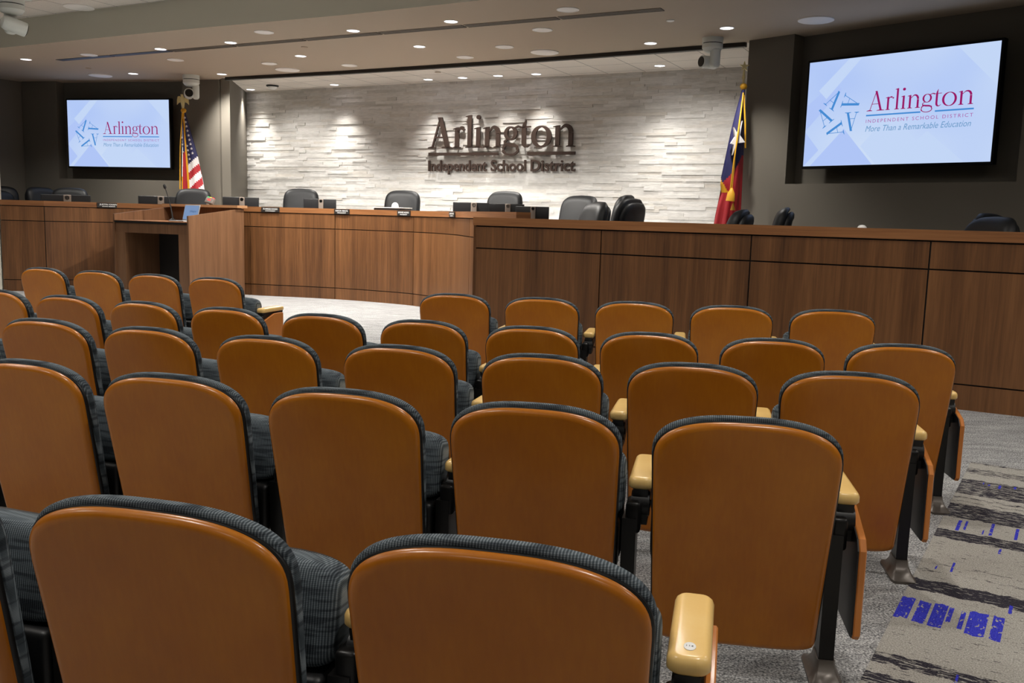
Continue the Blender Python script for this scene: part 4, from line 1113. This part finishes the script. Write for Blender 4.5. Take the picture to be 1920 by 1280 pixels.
for zx, zy in [(230, 527), (238, 568), (246, 608), (255, 650), (264, 693), (273, 735), (282, 775), (291, 818), (300, 860), (250, 793), (257, 835), (266, 877), (274, 917), (198, 715), (203, 780), (206, 850)]:
    v_ = vv(zy)
    xl = [(a, b_) for a, b_ in left]
    def ip(tab):
        for (a, xa), (b_, xb) in zip(tab[:-1], tab[1:]):
            if a <= v_ <= b_: return xa + (xb - xa) * (v_ - a) / (b_ - a)
        return tab[-1][1]
    L_, R_ = ip(left), ip(right); u = (X_(zx) - L_) / (R_ - L_); x, y, z_ = sf(min(max(u, .02), .98), v_)
    pts = star_pts(X_(zx), z_, 14 * pxm, 100)
    mb.loft([[(a, y - 0.012, b_) for a, b_ in pts], [(a, y - 0.004, b_) for a, b_ in pts]])
mb.obj('stars', 'flag_white', t, smooth=0)
mb = MB().tube([(0.0, -0.02, zT - 0.50), (-0.01, -0.12, zT - 1.1), (-0.02, -0.15, zT - 1.8)], 0.010, 8)
mb.ball((0.02, -0.01, zT - 0.48 + 0.02), 0.05, 12, sc=(1, .7, .8)); mb.obj('gold_cord', 'flag_gold', t)
mb = MB(); ez = zT - 0.48 + 0.10
mb.tube([(0, 0.02, ez - 0.06), (0, 0.02, ez + 0.03), (-0.005, 0.02, ez + 0.10), (-0.01, 0.02, ez + 0.155), (-0.012, 0.01, ez + 0.185), (-0.03, 0.0, ez + 0.19)], [0.015, 0.03, 0.045, 0.028, 0.024, 0.006], 12)
for sx_ in (-1, 1):
    po = [(0.02, 0.12), (0.055, 0.165), (0.085, 0.155), (0.098, 0.10), (0.102, 0.02), (0.075, 0.05), (0.05, 0.06), (0.02, 0.06)]
    mb.loft([[(sx_ * a, 0.012, ez + b_) for a, b_ in po], [(sx_ * a, 0.034, ez + b_) for a, b_ in po]])
mb.obj('eagle_finial', 'pole_brass', t, smooth=30)
# Texas flag
tx, ty = 2.70, 11.30; pm2 = 11.25 / 1712.0 / 4.13; kt = 11.25 / 11.6
t = thing('state_flag', 'blue and red flag with one large white star hanging by the right wall', 'flag', (tx, ty, 0.23))
zT = 1.355 + (3.0 - 1.355) * kt; zB = 0.70
flag_base(t, zT + 0.22 - 0.23)
X2 = lambda zx: (zx - 272) * pm2
vspan = (zT - (1.355 + (1.346 - 1.355) * kt)) / (zT - zB)
v2 = lambda zy: (zy - 190) / (1240 - 190) * vspan
left = [(0.0, X2(262)), (v2(420), X2(214)), (v2(560), X2(190)), (v2(920), X2(136)), (v2(1000), X2(150)), (v2(1100), X2(124)), (v2(1240), X2(106)), (1.0, X2(95))]
right = [(0.0, X2(284)), (v2(500), X2(298)), (v2(700), X2(303)), (v2(1240), X2(308)), (1.0, X2(312))]
def tx_col(u, v_, x, z_):
    zx = x / pm2 + 272; zy = 190 + v_ / v2(1240) * 1050
    e = 136 + 0
    if 900 < zy < 1000 and zx < 136 + (zy - 900) * 0.55 + 8: return 3
    bnd = [(290, 690), (240, 800), (190, 870), (136, 930)]
    by = 690
    for (x1_, y1_), (x2_, y2_) in zip(bnd[:-1], bnd[1:]):
        if x2_ <= zx <= x1_: by = y1_ + (y2_ - y1_) * (zx - x1_) / (x2_ - x1_)
    if zx < 136: by = 930
    if zx > 290: by = 690
    return 2 if zy < by else 0
sf = cloth('cloth', t, left, right, zT - 0.23, zB - 0.23, tx_col, ['flag_red', 'flag_white', 'flag_navy', 'flag_gold'], depth=0.11, folds=3)
mb = MB()
SP = [(262, 435), (248, 545), (290, 600), (228, 608), (201, 702), (206, 620), (184, 612), (212, 560), (200, 485), (228, 535)]
pp = [(X2(a), (zT - 0.23) + (zB - zT) * v2(b_)) for a, b_ in SP]
mb.loft([[(a, -0.122, b_) for a, b_ in pp], [(a, -0.06, b_) for a, b_ in pp]])
mb.obj('star', 'flag_white', t, smooth=0)
mb = MB(); Zz = lambda zy: (zT - 0.23) + (zB - zT) * v2(zy)
mb.tube([(X2(268), -0.03, Zz(215)), (X2(235), -0.13, Zz(500)), (X2(210), -0.15, Zz(750)), (X2(196), -0.15, Zz(975))], 0.009, 8)
mb.tube([(X2(268), -0.03, Zz(230)), (X2(222), -0.14, Zz(600)), (X2(208), -0.15, Zz(960))], 0.007, 8)
mb.tube([(X2(275), -0.02, Zz(230)), (X2(293), -0.05, Zz(450)), (X2(308), -0.03, Zz(640))], 0.010, 8)
mb.ball((X2(272), 0.0, Zz(165)), 0.045, 12, sc=(1, 0.8, 0.9))
mb.tube([(X2(205), -0.16, Zz(960)), (X2(200), -0.17, Zz(1000)), (X2(196), -0.17, Zz(1060))], [0.012, 0.045, 0.055], 12)
mb.tube([(X2(222), -0.15, Zz(1070)), (X2(222), -0.15, Zz(1130))], [0.006, 0.03], 10)
mb.obj('gold_cord', 'flag_gold', t, smooth=40)
mb = MB()
sz = zT + 0.22 - 0.23 + 0.055
for pts in (star_pts(0, sz, 0.062),):
    mb.loft([[(a, 0.01, b_) for a, b_ in pts], [(a, 0.03, b_) for a, b_ in pts]])
mb.tube([(0, 0.02, sz - 0.14), (0, 0.02, sz - 0.03)], [0.022, 0.008], 12)
mb.obj('star_finial', 'pole_brass', t, smooth=30)

# ------------------------------------------------------------------ lamps over the seating (outside the frame) and world
AUD = [(x, y) for x in (-8.0, -5.0, -2.0, 1.0, 4.0, 6.8) for y in (-4.5, -1.5, 1.5, 4.5)] + [(-8.0, 7.5), (-5.0, 7.5), (-2.0, 7.5), (1.0, 7.0), (-8.0, 10.5), (-5.2, 10.0)]
for x, y in AUD:
    spots.append(spot((x, y, Za - 0.02), (175 if y > 3 else 145) if y > 0 else 46, 158, 0.8, 0.1))
wd = D.worlds.new('world'); bpy.context.scene.world = wd; wd.use_nodes = True
wd.node_tree.nodes['Background'].inputs['Color'].default_value = (0.5, 0.48, 0.45, 1)
wd.node_tree.nodes['Background'].inputs['Strength'].default_value = 0.05

sc = bpy.context.scene
sc.view_settings.view_transform = 'Standard'; sc.view_settings.look = 'None'
sc.view_settings.exposure = 0.0; sc.view_settings.gamma = 1.0; sc.view_settings.use_curve_mapping = False
